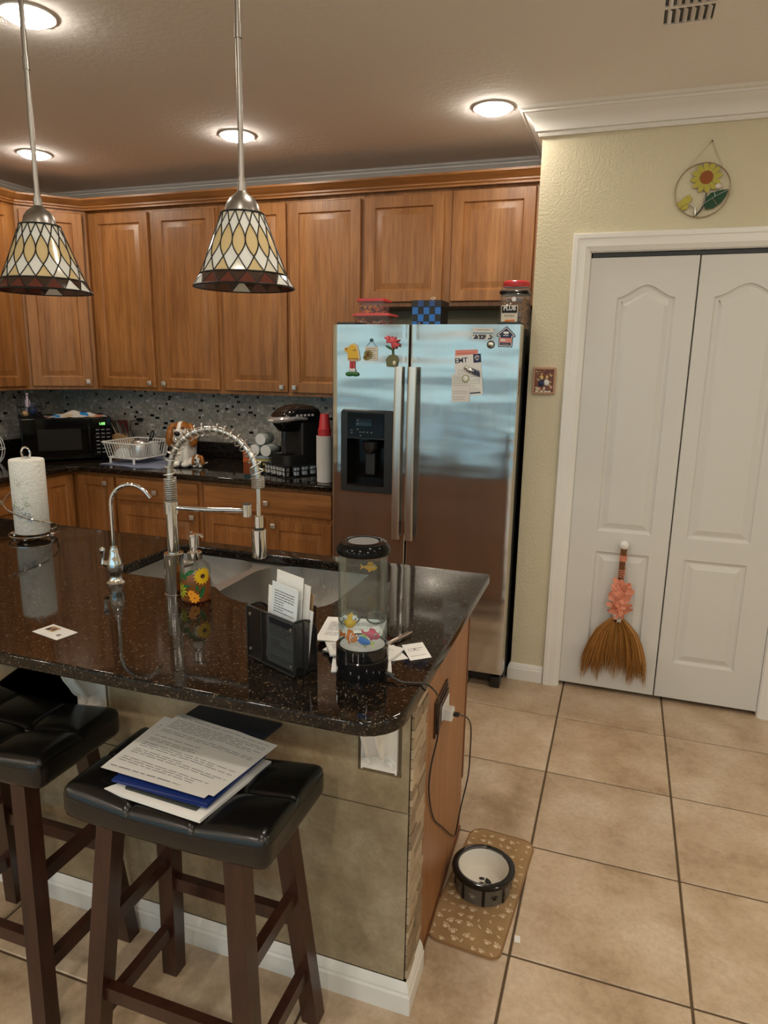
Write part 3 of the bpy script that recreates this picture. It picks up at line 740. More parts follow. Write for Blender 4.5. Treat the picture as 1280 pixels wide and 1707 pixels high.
# ceiling register
t = thing('air_vent', 'white ceiling air register with two rows of angled slats', 'vent', (.252, -.47, ZC-.0005))
vm = MB(); fw_, fh_ = .105, .135
for a in ((-fw_, fw_, -fh_, -fh_+.028), (-fw_, fw_, fh_-.028, fh_), (-fw_, -fw_+.034, -fh_+.028, fh_-.028), (fw_-.034, fw_, -fh_+.028, fh_-.028)): vm.box(*a, -.007, 0)
vm.box(-fw_+.034, fw_-.034, -.008, .008, -.006, 0)
vm.build('frame', CEIL, t)
MB().box(-fw_+.03, fw_-.03, -fh_+.025, fh_-.025, -.0015, .0003).build('duct_opening', BLACK, t)
for r in (-1, 1):
    for k in range(6):
        o = MB().box(-.0075, .0075, -.046, .046, -.0007, .0007, M=RY(rad(38*1))).build('slat', CEIL, t); o.location = (-.055+.0225*k, r*.056, -.007)

# ------------------------------------------------------------------ pendants with leaded-glass shades
IV = [mat('ivory_glass', (.66, .62, .50), .15), mat('honey_glass', (.60, .46, .24), .15), mat('white_opal_glass', (.72, .72, .68), .15)]
AMB = [mat('dark_amber_glass', (.040, .022, .014), .15), mat('red_brown_glass', (.10, .026, .016), .15)]
LEAD = mat('black_lead_came', (.018, .016, .014), .4, .6)
def pendant(x, y, label):
    zt, zb = 1.905, 1.735
    t = thing('pendant_lamp', label, 'pendant lamp', (x, y, ZC))
    d = -ZC
    MB().lathe([(.055, -.0005), (.058, -.006), (.052, -.018), (.02, -.026), (.0075, -.03)], 24).build('canopy', NICKEL, t)
    MB().cyl(.0066, 1.965+d, -.02, seg=12).cyl(.0085, 2.28+d, 2.31+d, seg=12).cyl(.0085, 1.962+d, 1.985+d, seg=14).build('rod', NICKEL, t)
    MB().lathe([(.0105, 1.975+d), (.0115, 1.955+d), (.016, 1.950+d), (.030, 1.940+d), (.039, 1.925+d), (.043, 1.905+d), (.043, 1.897+d), (.036, 1.897+d)], 28, cap=False).build('cap', NICKEL, t)
    N = 16; rt_, rb_ = .050, .117
    sh = bpy.data.objects.new('shade', None); C.objects.link(sh); sh.parent = t; sh.empty_display_size = .05
    zlead = MB(); H = zt-zb; fm = .815; K1, K2 = .17, .63; Km = (K1+K2)/2; da = 2*PI/N
    def P(q, f, off=0.):
        a = q*da; r = rt_+(rb_-.002-rt_)*f; z = zt-H*f
        if f > .80: r += .006*math.sin((f-.8)/.2*PI/2)
        return Vector(((r+off)*math.cos(a), (r+off)*math.sin(a), z+d))
    def piece(pts, m, off=0.):
        mb = MB(); n = len(pts); c = (sum(p[0] for p in pts)/n, sum(p[1] for p in pts)/n)
        vs = [P(a, f, off) for a, f in pts] + [P(a, f, off-.0022) for a, f in pts] + [P(c[0], c[1], off+.0004), P(c[0], c[1], off-.0024)]
        mb.add(vs, [(i, (i+1) % n, 2*n) for i in range(n)] + [(n+(i+1) % n, n+i, 2*n+1) for i in range(n)])
        mb.build('glass_piece', m, sh, ang=60)
    E = [(.5*math.sin(PI*k/10), K1+(K2-K1)*k/10) for k in range(11)]
    up_, lo_ = E[:6], E[5:]
    for k in range(N):
        sh_ = lambda pts: [(k+u, f) for u, f in pts]; mi = lambda pts: [(1-u, f) for u, f in pts]; ng = lambda pts: [(-u, f) for u, f in pts]
        piece(sh_(E + ng(E[1:-1])[::-1]), IV[1])
        piece(sh_([(.5, 0)] + up_ + mi(up_[:-1])[::-1]), IV[2])
        piece(sh_([(0, K1), (.5, 0), (-.5, 0)]), IV[0])
        piece(sh_(lo_ + [(.5, fm)] + mi(lo_[1:])[::-1]), IV[2])
        piece(sh_([(0, K2), (.5, fm), (-.5, fm)]), IV[0] if k % 2 else IV[1])
        piece(sh_([(-.5, fm+.012), (.5, fm+.012), (0, .985)]), AMB[0], .001)
        piece(sh_([(0, .985), (.5, fm+.012), (1, .985)]), AMB[1] if k % 5 else IV[2], .001)
        for s in (1, -1):
            for pts in ([(.5, 0), (0, K1)], E, [(0, K2), (.25, (K2+fm)/2), (.5, fm)]): zlead.tube([P(k+s*u, f, .0006) for u, f in pts], .0016, 5)
            zlead.tube([P(k+u*s, f, .0012) for u, f in ((.5, fm+.01), (0, .985))], .0013, 4)
    for f, r in ((0., .0024), (fm+.006, .0021), (.99, .0024)): zlead.tube([P(k/2, f, .0005) for k in range(2*N)], r, 5, closed=True)
    zlead.build('lead_came', LEAD, sh)
    MB().cyl(.016, 1.84+d, 1.90+d, seg=16).ball((0, 0, 1.815+d), (.024, .024, .03)).build('bulb', WHITEP, t)
pendant(-.735, -1.42, 'right leaded-glass pendant lamp hanging on a nickel rod over the sink')
pendant(-1.352, -1.42, 'left leaded-glass pendant lamp hanging at the left edge of the photo')

# ================================================================== REFRIGERATOR
FX0, FX1, FY = -1.178, -.283, .15
fr = thing('refrigerator', 'stainless side-by-side refrigerator with a black ice dispenser', 'refrigerator', ((FX0+FX1)/2, .6, 0))
fo = (FX0+FX1)/2
def fp(mb, n, m, par=fr, **k): return mb.build(n, m, par, **k)
FM = TR(-fo, -.6, 0)
fp(MB().box(FX0+.004, FX1-.004, FY+.082, YB-.03, .035, 1.722, .004, FM), 'cabinet_body', BLACK)
fp(MB().box(FX0+.02, FX1-.02, FY+.06, FY+.10, .028, .078, .0, FM), 'kick_grille', BLACK)
for x in (FX0+.05, FX1-.03): fp(MB().box(x-.03, x+.018, FY+.028, FY+.09, .0, .060, .006, FM), 'foot', DARKGREY)
for x in (FX0+.06, FX1-.06): fp(MB().box(x-.05, x+.05, FY+.03, FY+.16, 1.722, 1.748, .006, FM), 'hinge_cover', BLACK)
fp(MB().box(FX0+.11, FX1-.11, FY+.10, FY+.60, 1.721, 1.7235, .0, FM), 'top_panel', BLACK)
def fdoor(x0, x1, cut=None):
    """slightly bowed steel door skin with rolled vertical edges"""
    z0, z1 = .085, 1.735; pts = []
    for u in [0, .002, .006, .012] + [k/12 for k in range(1, 12)] + [.988, .994, .998, 1]:
        x = x0+(x1-x0)*u; e = min(u, 1-u)*(x1-x0); y = FY + .002*(2*u-1)**2
        if e < .006: y = FY+.002+.006-math.sqrt(max(0, .006**2-(.006-e)**2))
        pts.append((x, y))
    pts = [(x0, FY+.076)] + pts + [(x1, FY+.076)]
    return pts, z0, z1
def skin(pts, z0, z1, M):
    mb = MB(); mb.prism([(x, y) for x, y in pts], z0, z1, M); return mb
XS = -.790
for x0, x1, l in ((FX0, XS-.004, 'freezer'), (XS+.004, FX1, 'fridge')):
    pts, z0, z1 = fdoor(x0, x1)
    # freezer door has the dispenser well: build the skin as bands around it
    if l == 'freezer':
        dx0, dx1, dzb, dzt = -1.121, -.864, .943, 1.331
        mb = MB(); e = .018
        lowp = [p for p in pts]
        mb.prism(pts, z0, dzb+e, FM); mb.prism(pts, dzt-e, z1, FM)
        def sub(a, b):
            def yat(x):
                q = pts[1:-1]
                for (xa, ya), (xb, yb) in zip(q, q[1:]):
                    if xa <= x <= xb: return ya+(yb-ya)*(x-xa)/(xb-xa+1e-9)
                return q[0][1]
            inner = [p for p in pts[1:-1] if a < p[0] < b]
            return [(a, FY+.076), (a, yat(a))] + inner + [(b, yat(b)), (b, FY+.076)]
        mb.prism(sub(x0+1e-5, dx0+e), dzb+e, dzt-e, FM); mb.prism(sub(dx1-e, x1-1e-5), dzb+e, dzt-e, FM)
    else: mb = skin(pts, z0, z1, FM)
    d = fp(mb, 'door', FRIDGE, ang=30)
    hx = XS-.024-.018 if l == 'freezer' else XS+.024
    cx = -.829 if l == 'freezer' else -.763
    # long flat handle, slightly bowed
    hp = []
    for k in range(15):
        u = k/14; z = .722+(1.545-.722)*u; hp.append(Vector((cx-fo, FY-.6-.036-.012*math.sin(PI*u), z)))
    hm = MB()
    for a, b in zip(hp, hp[1:]): pass
    vs = []; W = .0190; sec = [(-W, .007)] + [(-W*math.cos(PI*k/8), -.0065*math.sin(PI*k/8)**.7) for k in range(9)] + [(W, .007)]; m_ = len(sec)
    for q in hp: vs += [q+Vector((sx, sy, 0)) for sx, sy in sec]
    fs = [tuple(range(m_-1, -1, -1)), tuple(range(14*m_, 15*m_))]
    for i in range(14):
        for j in range(m_): fs.append((i*m_+j, i*m_+(j+1) % m_, (i+1)*m_+(j+1) % m_, (i+1)*m_+j))
    hm.add(vs, fs)
    h = hm.build('handle', HANDLE, d, ang=30)
    MB().box(cx-fo-.013, cx-fo+.013, FY-.6-.032, FY-.6+.004, .735, .80, .003).box(cx-fo-.013, cx-fo+.013, FY-.6-.032, FY-.6+.004, 1.465, 1.53, .003).build('handle_mount', BLACK, d)
# dispenser on the freezer door
dm = MB(); Y0 = FY-.6
K = Matrix(((1, 0, 0, 0), (0, 0, 1, 0), (0, 1, 0, 0), (0, 0, 0, 1)))
a0, a1 = -1.124-fo, -.861-fo; b0, b1 = .940, 1.334; c0, c1, e0, e1 = -1.092-fo, -.900-fo, .972, 1.200
def frame3(mb, yf):
    o_ = rrect(a0, a1, b0, b1, (.012,)*4, 4); i_ = [(c0, e0), (c1, e0), (c1, e1), (c0, e1)]
    tt = MB(); holed(tt, o_, [i_], yf); mb.add(tt.v, tt.f, K)
    n = len(o_); oo = offset_poly(o_, -.006)
    mb.add([(x, yf, z) for x, z in o_] + [(x, FY-.6+.004, z) for x, z in oo], [(i, (i+1) % n, n+(i+1) % n, n+i) for i in range(n)])
frame3(dm, FY-.6-.016)
# recess
rec = MB(); yd = FY-.6+.07
rec.add([(c0, Y0-.016, e0), (c1, Y0-.016, e0), (c1, Y0-.016, e1), (c0, Y0-.016, e1), (c0+.012, yd, e0+.01), (c1-.012, yd, e0+.01), (c1-.012, yd, e1-.01), (c0+.012, yd, e1-.01)], [(0, 1, 5, 4), (1, 2, 6, 5), (2, 3, 7, 6), (3, 0, 4, 7), (4, 5, 6, 7)])
disp = fp(dm, 'ice_dispenser', DARKGREY)
rec.build('recess', PANELG, disp)
MB().box(c0+.002, c1-.002, Y0-.020, Y0-.0155, 1.207, 1.325, .004).build('control_panel', PANELG, disp)
MB().box(-1.045-fo, -.965-fo, Y0-.022, Y0-.0195, 1.262, 1.298, .001).build('display', mat('black_display', (.004, .004, .006), .05), disp)
bt = MB()
for k, (x, z) in enumerate([(-1.035, 1.288), (-1.035, 1.272), (-1.035, 1.246), (-1.022, 1.233), (-1.005, 1.233), (-.985, 1.233), (-.965, 1.233), (-1.066, 1.240), (-1.066, 1.228), (-1.02, 1.216)]): bt.box(x-fo-.004, x-fo+.004, Y0-.0225, Y0-.0198, z-.002, z+.002)
bt.build('buttons', INKG, disp)
MB().lathe([(.040, .05), (.036, .015), (.022, 0), (.016, -.01)], 20, c=(-.985-fo, Y0+.022, 1.135)).box(-1.01-fo, -.96-fo, Y0+.02, Y0+.05, 1.02, 1.13, .006).build('ice_chute', BLACK, disp)
MB().prism([(c0+.003, Y0-.012)] + [(c0+.003+(c1-c0-.006)*k/8, Y0-.017-.012*math.sin(PI*k/8)) for k in range(9)] + [(c1-.003, Y0-.012), (c1-.012, yd-.005), (c0+.012, yd-.005)], e0+.001, e0+.010).build('drip_tray', BLACKG, disp)

# ---- magnets and papers on the doors (each its own thing)
FT = FY+.0004
def flat_on_fridge(x, z, w_, h, rot, name, m, label, cat, dy=.0, th=.0008, poly=None):
    """a sheet upright on the fridge face: local x right, z up, front face at y=-th"""
    t = MB()
    P = poly or [(-w_/2, -h/2), (w_/2, -h/2), (w_/2, h/2), (-w_/2, h/2)]
    K2 = Matrix(((1, 0, 0, 0), (0, 0, -1, 0), (0, 1, 0, 0), (0, 0, 0, 1)))
    t.prism(P, 0, th, K2)
    o = t.build(name, m, smooth=False); o.location = (x, FT-dy, z); o.rotation_euler = (0, -rad(rot), 0); tag(o, label, cat); return o
K2 = Matrix(((1, 0, 0, 0), (0, 0, -1, 0), (0, 1, 0, 0), (0, 0, 0, 1)))
def on2(o, m, fn, name='print', z0=.0009):
    t = MB(); fn(t); r = MB(); r.add([(v[0], v[1], v[2]+z0) for v in t.v], t.f, K2); q_ = r.build(name, m, o, smooth=False); q_['kind'] = 'stuff'; return o
def quad(t, x0, x1, y0, y1, z=0): t.add([(x0, y0, z), (x1, y0, z), (x1, y1, z), (x0, y1, z)], [(0, 1, 2, 3)])
dyf = .0008
o = flat_on_fridge(-.520, 1.552, .104, .145, 2, 'pink_note', PINKP, 'pink paper note behind the EMT sheet on the refrigerator door', 'paper', dyf)
on2(o, mat('red_ink', (.6, .15, .12), .8), lambda t: print_lines(t, .104, .145, 9, 0, lambda a, b: (a-.052, b-.0725, 0), 5))
o = flat_on_fridge(-.508, 1.512, .121, .182, 6, 'flyer', PAPERW, 'white sheet headed EMT with a navy badge on the refrigerator door', 'paper', dyf+.001)
on2(o, INKB, lambda t: (text(t, 'EMT', .030, TR(-.030, .068, 0), 0, 1.05), quad(t, .026, .0605, .053, .091), quad(t, -.002, .050, -.083, -.077)), 'heading')
def shield(t):
    t.add([(.0433+.011*math.cos(a)*(1 if math.sin(a) > 0 else .8), .074+.011*math.sin(a), .0002) for a in [k*PI/8 for k in range(16)]], [tuple(range(16))])
on2(o, PAPERW, shield, 'badge_ring'); 
on2(o, INKB, lambda t: t.add([(.0433+.008*math.cos(a), .074+.008*math.sin(a), .0004) for a in [k*PI/8 for k in range(16)]], [tuple(range(16))]), 'badge')
on2(o, PAPERW, lambda t: text(t, 'C', .011, TR(.0433, .074, .0006)), 'badge_mark')
on2(o, INKG, lambda t: print_lines(t, .121, .120, 13, 0, lambda a, b: (a-.0605, b-.082, 0), 8, thick=.2), 'fine_print')
o = flat_on_fridge(-.542, 1.454, .083, .122, 2, 'list', PAPER, 'hand-written white list clipped below the EMT sheet on the refrigerator', 'paper', dyf+.002)
on2(o, INKG, lambda t: print_lines(t, .083, .122, 12, 0, lambda a, b: (a-.0415, b-.061, 0), 12, thick=.18, gaps=.2), 'handwriting')
t = thing('fish_magnet', 'silver and navy striped magnet pinning the EMT sheet on the refrigerator', 'magnet', (-.500, FT-.0045, 1.535))
MB().ball((0, -.004, 0), (.026, .007, .012), M=RY(rad(20))).ball((-.018, -.005, .010), (.012, .006, .009)).build('body', SILVER, t)
mb = MB()
for k in range(5): mb.ball((.010+.007*k, -.006, -.006-.004*k), (.0028, .005, .016), M=RY(rad(-10)))
mb.build('stripes', INKB, t)
def disc_magnet(x, z, r, name, m1, m2, label, dy=.0):
    t = thing(name, label, 'magnet', (x, FT-dy, z)); MB().lathe([(r, 0), (r, .004), (r*.85, .006), (r*.8, .0045), (0, .0045)], 24, M=RX(PI/2)).build('rim', m1, t)
    MB().lathe([(r*.78, .0044), (r*.6, .007), (0, .008)], 20, M=RX(PI/2), cap=False).build('face', m2, t); return t
disc_magnet(-.521, 1.498, .0165, 'round_magnet', mat('olive_enamel', (.30, .32, .10), .3), PAPERW, 'round white magnet with an olive rim on the hand-written list', .0036)
t = disc_magnet(-.414, 1.648, .0175, 'wreath_magnet', mat('dark_green_wreath', (.03, .05, .035), .5), SILVER, 'small dark green wreath magnet on the upper right of the refrigerator door')
o = flat_on_fridge(-.452, 1.695, .092, .050, -1, 'strip_magnet', PAPER, 'photo strip magnet with a blue band at the top of the refrigerator door', 'magnet', th=.002)
on2(o, mat('steel_blue_ink', (.16, .33, .42), .5), lambda t: quad(t, -.046, .046, -.001, .005), 'band', .0021)
def photo(t):
    rn = random.Random(2)
    for k in range(18):
        x = -.045+k*.005
        for j in range(3): 
            if rn.random() < .72: quad(t, x, x+.005, -.024+j*.0065, -.024+(j+1)*.0065)
on2(o, mat('dark_photo', (.05, .05, .07), .5), photo, 'photo', .0021)
on2(o, INKG, lambda t: print_lines(t, .07, .006, 1, 0, lambda a, b: (a-.035, b+.013, 0), 1, gaps=0, thick=.6), 'caption', .0021)
hs = [(-.031, -.045), (.031, -.045), (.031, -.002), (.041, -.002), (.041, .008), (0, .044), (-.041, .008), (-.041, -.002), (-.031, -.002)]
o = flat_on_fridge(-.349, 1.683, .08, .09, -2, 'house_magnet', INKB, 'navy house-shaped magnet at the top right corner of the refrigerator door', 'magnet', th=.0025, poly=hs)
bord_ = offset_poly(hs, .0035); b2 = offset_poly(hs, .0065)
on2(o, PAPERW, lambda t: t.add([(x, y, 0) for x, y in bord_] + [(x, y, 0) for x, y in b2], [(i, (i+1) % 9, 9+(i+1) % 9, 9+i) for i in range(9)]), 'outline', .0026)
on2(o, mat('coral_band', (.72, .28, .22), .5), lambda t: quad(t, -.027, .027, -.026, -.006), 'band', .0027)
on2(o, PAPERW, lambda t: (print_lines(t, .05, .014, 1, .0002, lambda a, b: (a-.025, b-.023, .0002), 3, gaps=0, thick=.7), quad(t, -.012, .012, .003, .006), t.add([(.013*math.cos(k*PI/6), .016+.006*math.sin(k*PI/6), 0) for k in range(12)], [tuple(range(12))]), print_lines(t, .04, .006, 1, 0, lambda a, b: (a-.02, b-.036, 0), 4, gaps=0)), 'lettering', .0027)
# figure, verse and flower magnets on the freezer door
t = thing('figure_magnet', 'yellow bell-shaped figure magnet with red legs and green shoes', 'magnet', (-1.072, FT, 1.594)); t.scale = (1.3, 1.2, 1.3)
prof = [(-.016, .030), (-.008, .040), (.006, .043), (.018, .036), (.024, .018), (.028, 0), (.031, -.014), (.020, -.022), (0, -.024), (-.018, -.020), (-.020, -.006), (-.021, .006), (-.032, .012), (-.034, .024), (-.026, .030)]
MB().prism([(x, y) for x, y in prof], 0, .005, K2).build('back_plate', CREAM, t)
MB().prism(offset_poly(prof, .005), .005, .009, K2).build('body', YEL, t)
for q_ in ((-.015, .026, -.0105, -.0088, -.014, -.011), (-.024, -.018, -.0115, -.0088, .019, .025), (.004, .018, -.0105, -.0088, .016, .019)): MB().box(*q_).build('painted_mark', BROWND, t)
for sx in (-.006, .006):
    MB().box(sx-.0045, sx+.0045, -.006, -.001, -.050, -.021, .001).build('leg', RED, t)
    MB().ball((sx, -.005, -.055), (.008, .004, .008)).build('sock', PAPERW, t)
    MB().ball((sx*2, -.007, -.068), (.014, .006, .0085)).build('shoe', GREEN, t)
t = thing('verse_magnet', 'small cream verse card with a sunflower hanging from a round button magnet', 'magnet', (-.977, FT, 1.607)); t.scale = (1.22, 1.1, 1.22)
o = MB().box(-.026, .026, -.003, 0, -.030, .022, .001).build('card', CREAM, t)
r = MB(); tt = MB(); print_lines(tt, .05, .05, 6, 0, lambda a, b: (a-.025, b-.029, 0), 9, gaps=0, thick=.35); r.add([(v[0], v[1], .0031) for v in tt.v], tt.f, K2); r.build('verse', INKG, o, smooth=False)
MB().lathe([(.007, 0), (.007, .004), (0, .006)], 14, M=TR(0, 0, .046) @ RX(PI/2)).build('button', mat('teal_button', (.03, .10, .11), .3), t)
MB().tube([(-.022, -.002, .021), (-.003, -.003, .042), (.003, -.003, .042), (.022, -.002, .021)], .0006, 5).build('wire', BLACKWIRE, t)
mb = MB()
for cx, cz, rr in ((-.012, -.008, .013), (-.021, -.018, .009)):
    for k in range(9): a = k*2*PI/9; mb.ball((cx+rr*math.cos(a), -.005, cz+rr*math.sin(a)), (rr*.42, .002, rr*.42), u=8, v=5)
mb.build('petals', mat('olive_petal', (.25, .22, .06), .5), t)
MB().ball((-.012, -.007, -.008), (.007, .003, .007), u=10, v=6).ball((-.021, -.007, -.018), (.004, .003, .004), u=8, v=6).build('flower_centre', TWIG, t)
t = thing('flower_magnet', 'red artificial flower in a small green pot magnet on the freezer door', 'magnet', (-.872, FT, 1.603)); t.scale = (1.32, 1.2, 1.32)
mb = MB(); rn = random.Random(4)
for k in range(26):
    a = rn.uniform(0, 2*PI); rr = rn.uniform(.004, .024); c = Vector((rr*math.cos(a), -.010-.008*rn.random(), .040+rr*.85*math.sin(a)))
    mb.ball((0, 0, 0), (.0035, .0018, .011), M=TR(*c) @ RY(PI/2-a) @ RX(rn.uniform(-.6, .6)) , u=7, v=5)
mb.build('petals', mat('coral_red_petal', (.70, .10, .12), .5), t)
MB().tube([(.0, -.006, .03), (.002, -.006, 0), (0, -.006, -.012)], .003, 6).ball((-.020, -.006, .012), (.016, .002, .004), M=RY(.5)).ball((.018, -.006, .014), (.012, .002, .004), M=RY(-.5)).build('leaves', LEAFG, t)
MB().prism([(-.018, -.045), (.016, -.047), (.022, -.022), (.018, -.008), (.004, -.002), (-.010, -.006), (-.022, -.020)], 0, .012, K2).build('pot', mat('olive_pot', (.15, .15, .06), .5), t)
MB().ball((.010, -.013, -.032), (.006, .003, .008), u=8, v=6).build('mark', CREAM, t)

# ---- things on top of the refrigerator
ZF = 1.7235
def tub(name, x, y, z, w_, d_, h, label, lidc, seed, cc):
    t = thing(name, label, 'container', (x, y, z))
    mb = MB(); b = .82
    o1 = rrect(-w_*b/2, w_*b/2, -d_*b/2, d_*b/2, (.012,)*4, 3); o2 = rrect(-w_*.94/2, w_*.94/2, -d_*.94/2, d_*.94/2, (.014,)*4, 3); n = len(o1)
    mb.add([(x_, y_, 0) for x_, y_ in o1] + [(x_, y_, h) for x_, y_ in o2], [(i, (i+1) % n, n+(i+1) % n, n+i) for i in range(n)] + [tuple(range(n-1, -1, -1))])
    mb.build('tub', REDCLEAR, t)
    MB().prism(rrect(-w_/2, w_/2, -d_/2, d_/2, (.016,)*4, 4), h, h+.010).prism(rrect(-w_*.44, w_*.44, -d_*.44, d_*.44, (.016,)*4, 4), h+.010, h+.0135).build('lid', lidc, t)
    rn = random.Random(seed); cm = MB()
    for k in range(90):
        zz = rn.uniform(.006, h*.62); f = b/2+.06*zz/h-.045
        cm.mi = rn.randrange(len(cc)); cm.ball((rn.uniform(-f, f)*w_, rn.uniform(-f, f)*d_, zz), (rn.uniform(.005, .010), rn.uniform(.004, .008), rn.uniform(.004, .007)), u=6, v=4)
    o = cm.build('candies', cc, t); o['kind'] = 'stuff'; return h+.0135
y = .34
h = tub('food_container', -1.028, y, ZF, .196, .15, .058, 'larger clear tub with a red lid, lower one on the refrigerator', REDL, 3, [PAPERW, ORANGE, CREAM, PINK])
tub('food_container', -1.036, y, ZF+h, .148, .12, .056, 'smaller clear tub with a red lid, stacked on the larger tub', RED, 6, [ORANGE, YEL, INKB, RED])
t = thing('checkered_box', 'blue and black checkered gift box with a lid on the refrigerator', 'box', (-.757, .37, ZF))
w2_ = .070
MB().box(-w2_, w2_, -w2_, w2_, 0, .108).build('box', BLACK, t)
MB().box(-w2_-.004, w2_+.004, -w2_-.004, w2_+.004, .099, .130, .001).build('lid', BLACK, t)
LB = [BLUE, mat('mid_blue_card', (.02, .075, .25), .4)]
for r in range(4):
    for k in range(5):
        if (r+k) % 2 == 0:
            z0, z1 = (r*.033, r*.033+.033) if r < 3 else (.1, .129)
            x = -w2_+.028*k; yf = -w2_-.0006 if r < 3 else -w2_-.0046
            MB().box(x, x+.028, yf, yf+.0008, z0+.0005, z1).build('check_square', LB[0] if r < 3 else LB[1], t)
MB().tube([(.012, 0, .130), (.008, 0, .139), (.0, 0, .146), (.012, 0, .150), (.02, 0, .143), (.013, 0, .138)], .002, 6).tube([(.012, 0, .139), (.026, 0, .148), (.018, 0, .15)], .002, 6).build('bow', CREAM, t)
o = t.children[0]
MB().box(-.045, -.024, -w2_-.0016, -w2_-.0005, .012, .034, .0002).build('sticker', INKB, t)
MB().tube([(-.030, -w2_-.0018, .028), (-.037, -w2_-.0018, .024), (-.033, -w2_-.0018, .020), (-.039, -w2_-.0018, .017)], .0012, 5).build('sticker_mark', PAPERW, t)
t = thing('pretzel_jar', 'clear plastic jar with a red screw lid at the right of the refrigerator top', 'jar', (-.345, .345, ZF))
R = .066
sq = lambda r_, z: [(x_, y_, z) for x_, y_ in rrect(-r_, r_, -r_, r_, (r_*.55,)*4, 5)]
rings = [(R*.95, 0), (R, .01), (R, .10), (R*.97, .115), (R, .13), (R, .165), (R*.92, .180), (R*.86, .186)]; vs = []; n = 24
for r_, z in rings: vs += sq(r_, z)
mb = MB(); mb.add(vs, [(i*n+k, i*n+(k+1) % n, (i+1)*n+(k+1) % n, (i+1)*n+k) for i in range(len(rings)-1) for k in range(n)] + [tuple(range(n-1, -1, -1))]); mb.build('jar', CLEAR, t)
MB().lathe([(R*.90, .184), (R*.92, .186), (R*.92, .206), (R*.86, .211), (0, .211)], 36).build('lid', RED, t)
cm = MB(); rn = random.Random(9)
for k in range(190): cm.tube([Vector((rn.uniform(-.055, .055), rn.uniform(-.055, .055), rn.uniform(.008, .135))) + Vector(q) for q in ((-.007, 0, -.003), (0, .003, .004), (.007, 0, -.002))], .0042, 5)
o = cm.build('pretzels', mat('baked_brown', (.38, .17, .05), .6), t); o['kind'] = 'stuff'
MB().box(-R-.001, R+.001, -R-.001, R+.001, .150, .168, .02).build('dark_band', BLACKN, t)
lb_ = MB().box(-.052, .022, -R-.0022, -R-.0006, .018, .102).build('label', CREAM, t)
MB().box(-.050, .019, -R-.0030, -R-.0021, .068, .098).build('label_panel', BLACKN, lb_)
mb = MB(); text(mb, 'PLUB', .026, TR(-.015, -R-.0034, .088) @ RX(PI/2), 0, .95); mb.build('lettering', PAPERW, lb_, smooth=False)
mb = MB(); text(mb, 'PRETZELS', .0105, TR(-.015, -R-.0026, .055) @ RX(PI/2)); mb.build('lettering', mat('brown_ink', (.2, .1, .04), .6), lb_, smooth=False)
MB().ball((-.022, -R-.002, .034), (.014, .0018, .006)).ball((.000, -R-.002, .036), (.012, .0018, .005)).build('label_picture', ORANGE, lb_)
MB().lathe([(.0, 0), (.010, .0), (.010, .0008), (0, .0009)], 16, M=TR(.002, -R-.0008, .128) @ RX(PI/2)).build('logo', PAPERW, t)
# ================================================================== ON THE BACK COUNTER
ZB = .9145
t = thing('microwave_oven', 'black microwave oven set diagonally in the counter corner', 'microwave', (-2.945, .668, ZB), rad(48))
W = .52; Hm = .272; Dm = .38                                           # local: x from -W..0, front at y=0
MB().box(-W, 0, .022, Dm, .012, Hm, .006).build('case', MWCASE, t)
for x in (-W+.05, -.05):
    for y in (.06, Dm-.06): MB().cyl(.014, 0, .014, (x, y, 0), 10).build('foot', BLACK, t)
dr = MB().box(-W, -.125, 0, .022, .014, Hm-.002, .005).build('door', MWGLASS, t)
MB().box(-W+.085, -.185, -.0012, .001, .072, .205, .0).build('window', mat('smoked_door_glass', (.022, .021, .02), .08, IOR=1.3), dr)
MB().tube([(-.140, -.002, .05), (-.140, -.02, .07), (-.140, -.02, .21), (-.140, -.002, .23)], .007, 8).build('handle', BLACKG, dr)
cp = MB().box(-.123, 0, 0, .022, .014, Hm-.002, .005).build('control_panel', MWGLASS, t)
mb = MB(); text(mb, '1:05', .022, TR(-.058, -.0012, .232) @ RX(PI/2)); mb.build('clock_digits', GREENLED, cp, smooth=False)
mb = MB()
for r in range(7):
    for k in range(3): mb.box(-.098+.032*k, -.078+.032*k, -.0012, .0005, .192-.024*r, .198-.024*r)
mb.build('buttons', INKG, cp)
# bag of bread / papers on it, and a wire pitcher
cosm, sinm = math.cos(rad(48)), math.sin(rad(48))
def mwp(x, y): return (-2.945+x*cosm-y*sinm, .668+x*sinm+y*cosm)
ZM = ZB+Hm
def bag(u, v):
    x = -.02-.36*u; y = .03+.18*v; e = math.sin(PI*min(1, max(0, u*1.05)))*math.sin(PI*v)
    return (x, y, .0012+.036*e*(.8+.3*math.sin(9*u)*math.sin(7*v))+.004*math.sin(23*u+3*v))
bm_ = mat('printed_bag_film', (.6, .5, .45), .25)
bt_ = NT(bm_); nn = bt_.n('TexVoronoi'); nn.inputs['Scale'].default_value = 22; bt_.l(bt_.coord('Object'), nn.inputs['Vector']); sp_ = bt_.n('SeparateColor'); bt_.l(nn.outputs['Color'], sp_.inputs[0])
bt_.col(bt_.ramp(sp_.outputs[0], [(0, (.62, .60, .56)), (.45, (.60, .20, .14)), (.6, (.55, .42, .26)), (.78, (.03, .22, .55)), (.88, (.66, .64, .62))], 'CONSTANT'))
mb = MB().sheet(bag, 22, 12, .001); mb.v = [(x, y, max(z, .0004)) for x, y, z in mb.v]
o = solo(mb, 'snack_bag', bm_, 'crumpled printed snack bag lying on top of the microwave', 'bag', (-2.945, .668, ZM+.0005), rad(48))
x, y = mwp(-.46, .12)
t = thing('wire_pitcher', 'black wire pitcher standing on the left end of the microwave', 'pitcher', (x, y, ZM))
mb = MB(); pr = [(.040, .002), (.062, .03), (.070, .065), (.060, .105), (.050, .125), (.062, .140)]
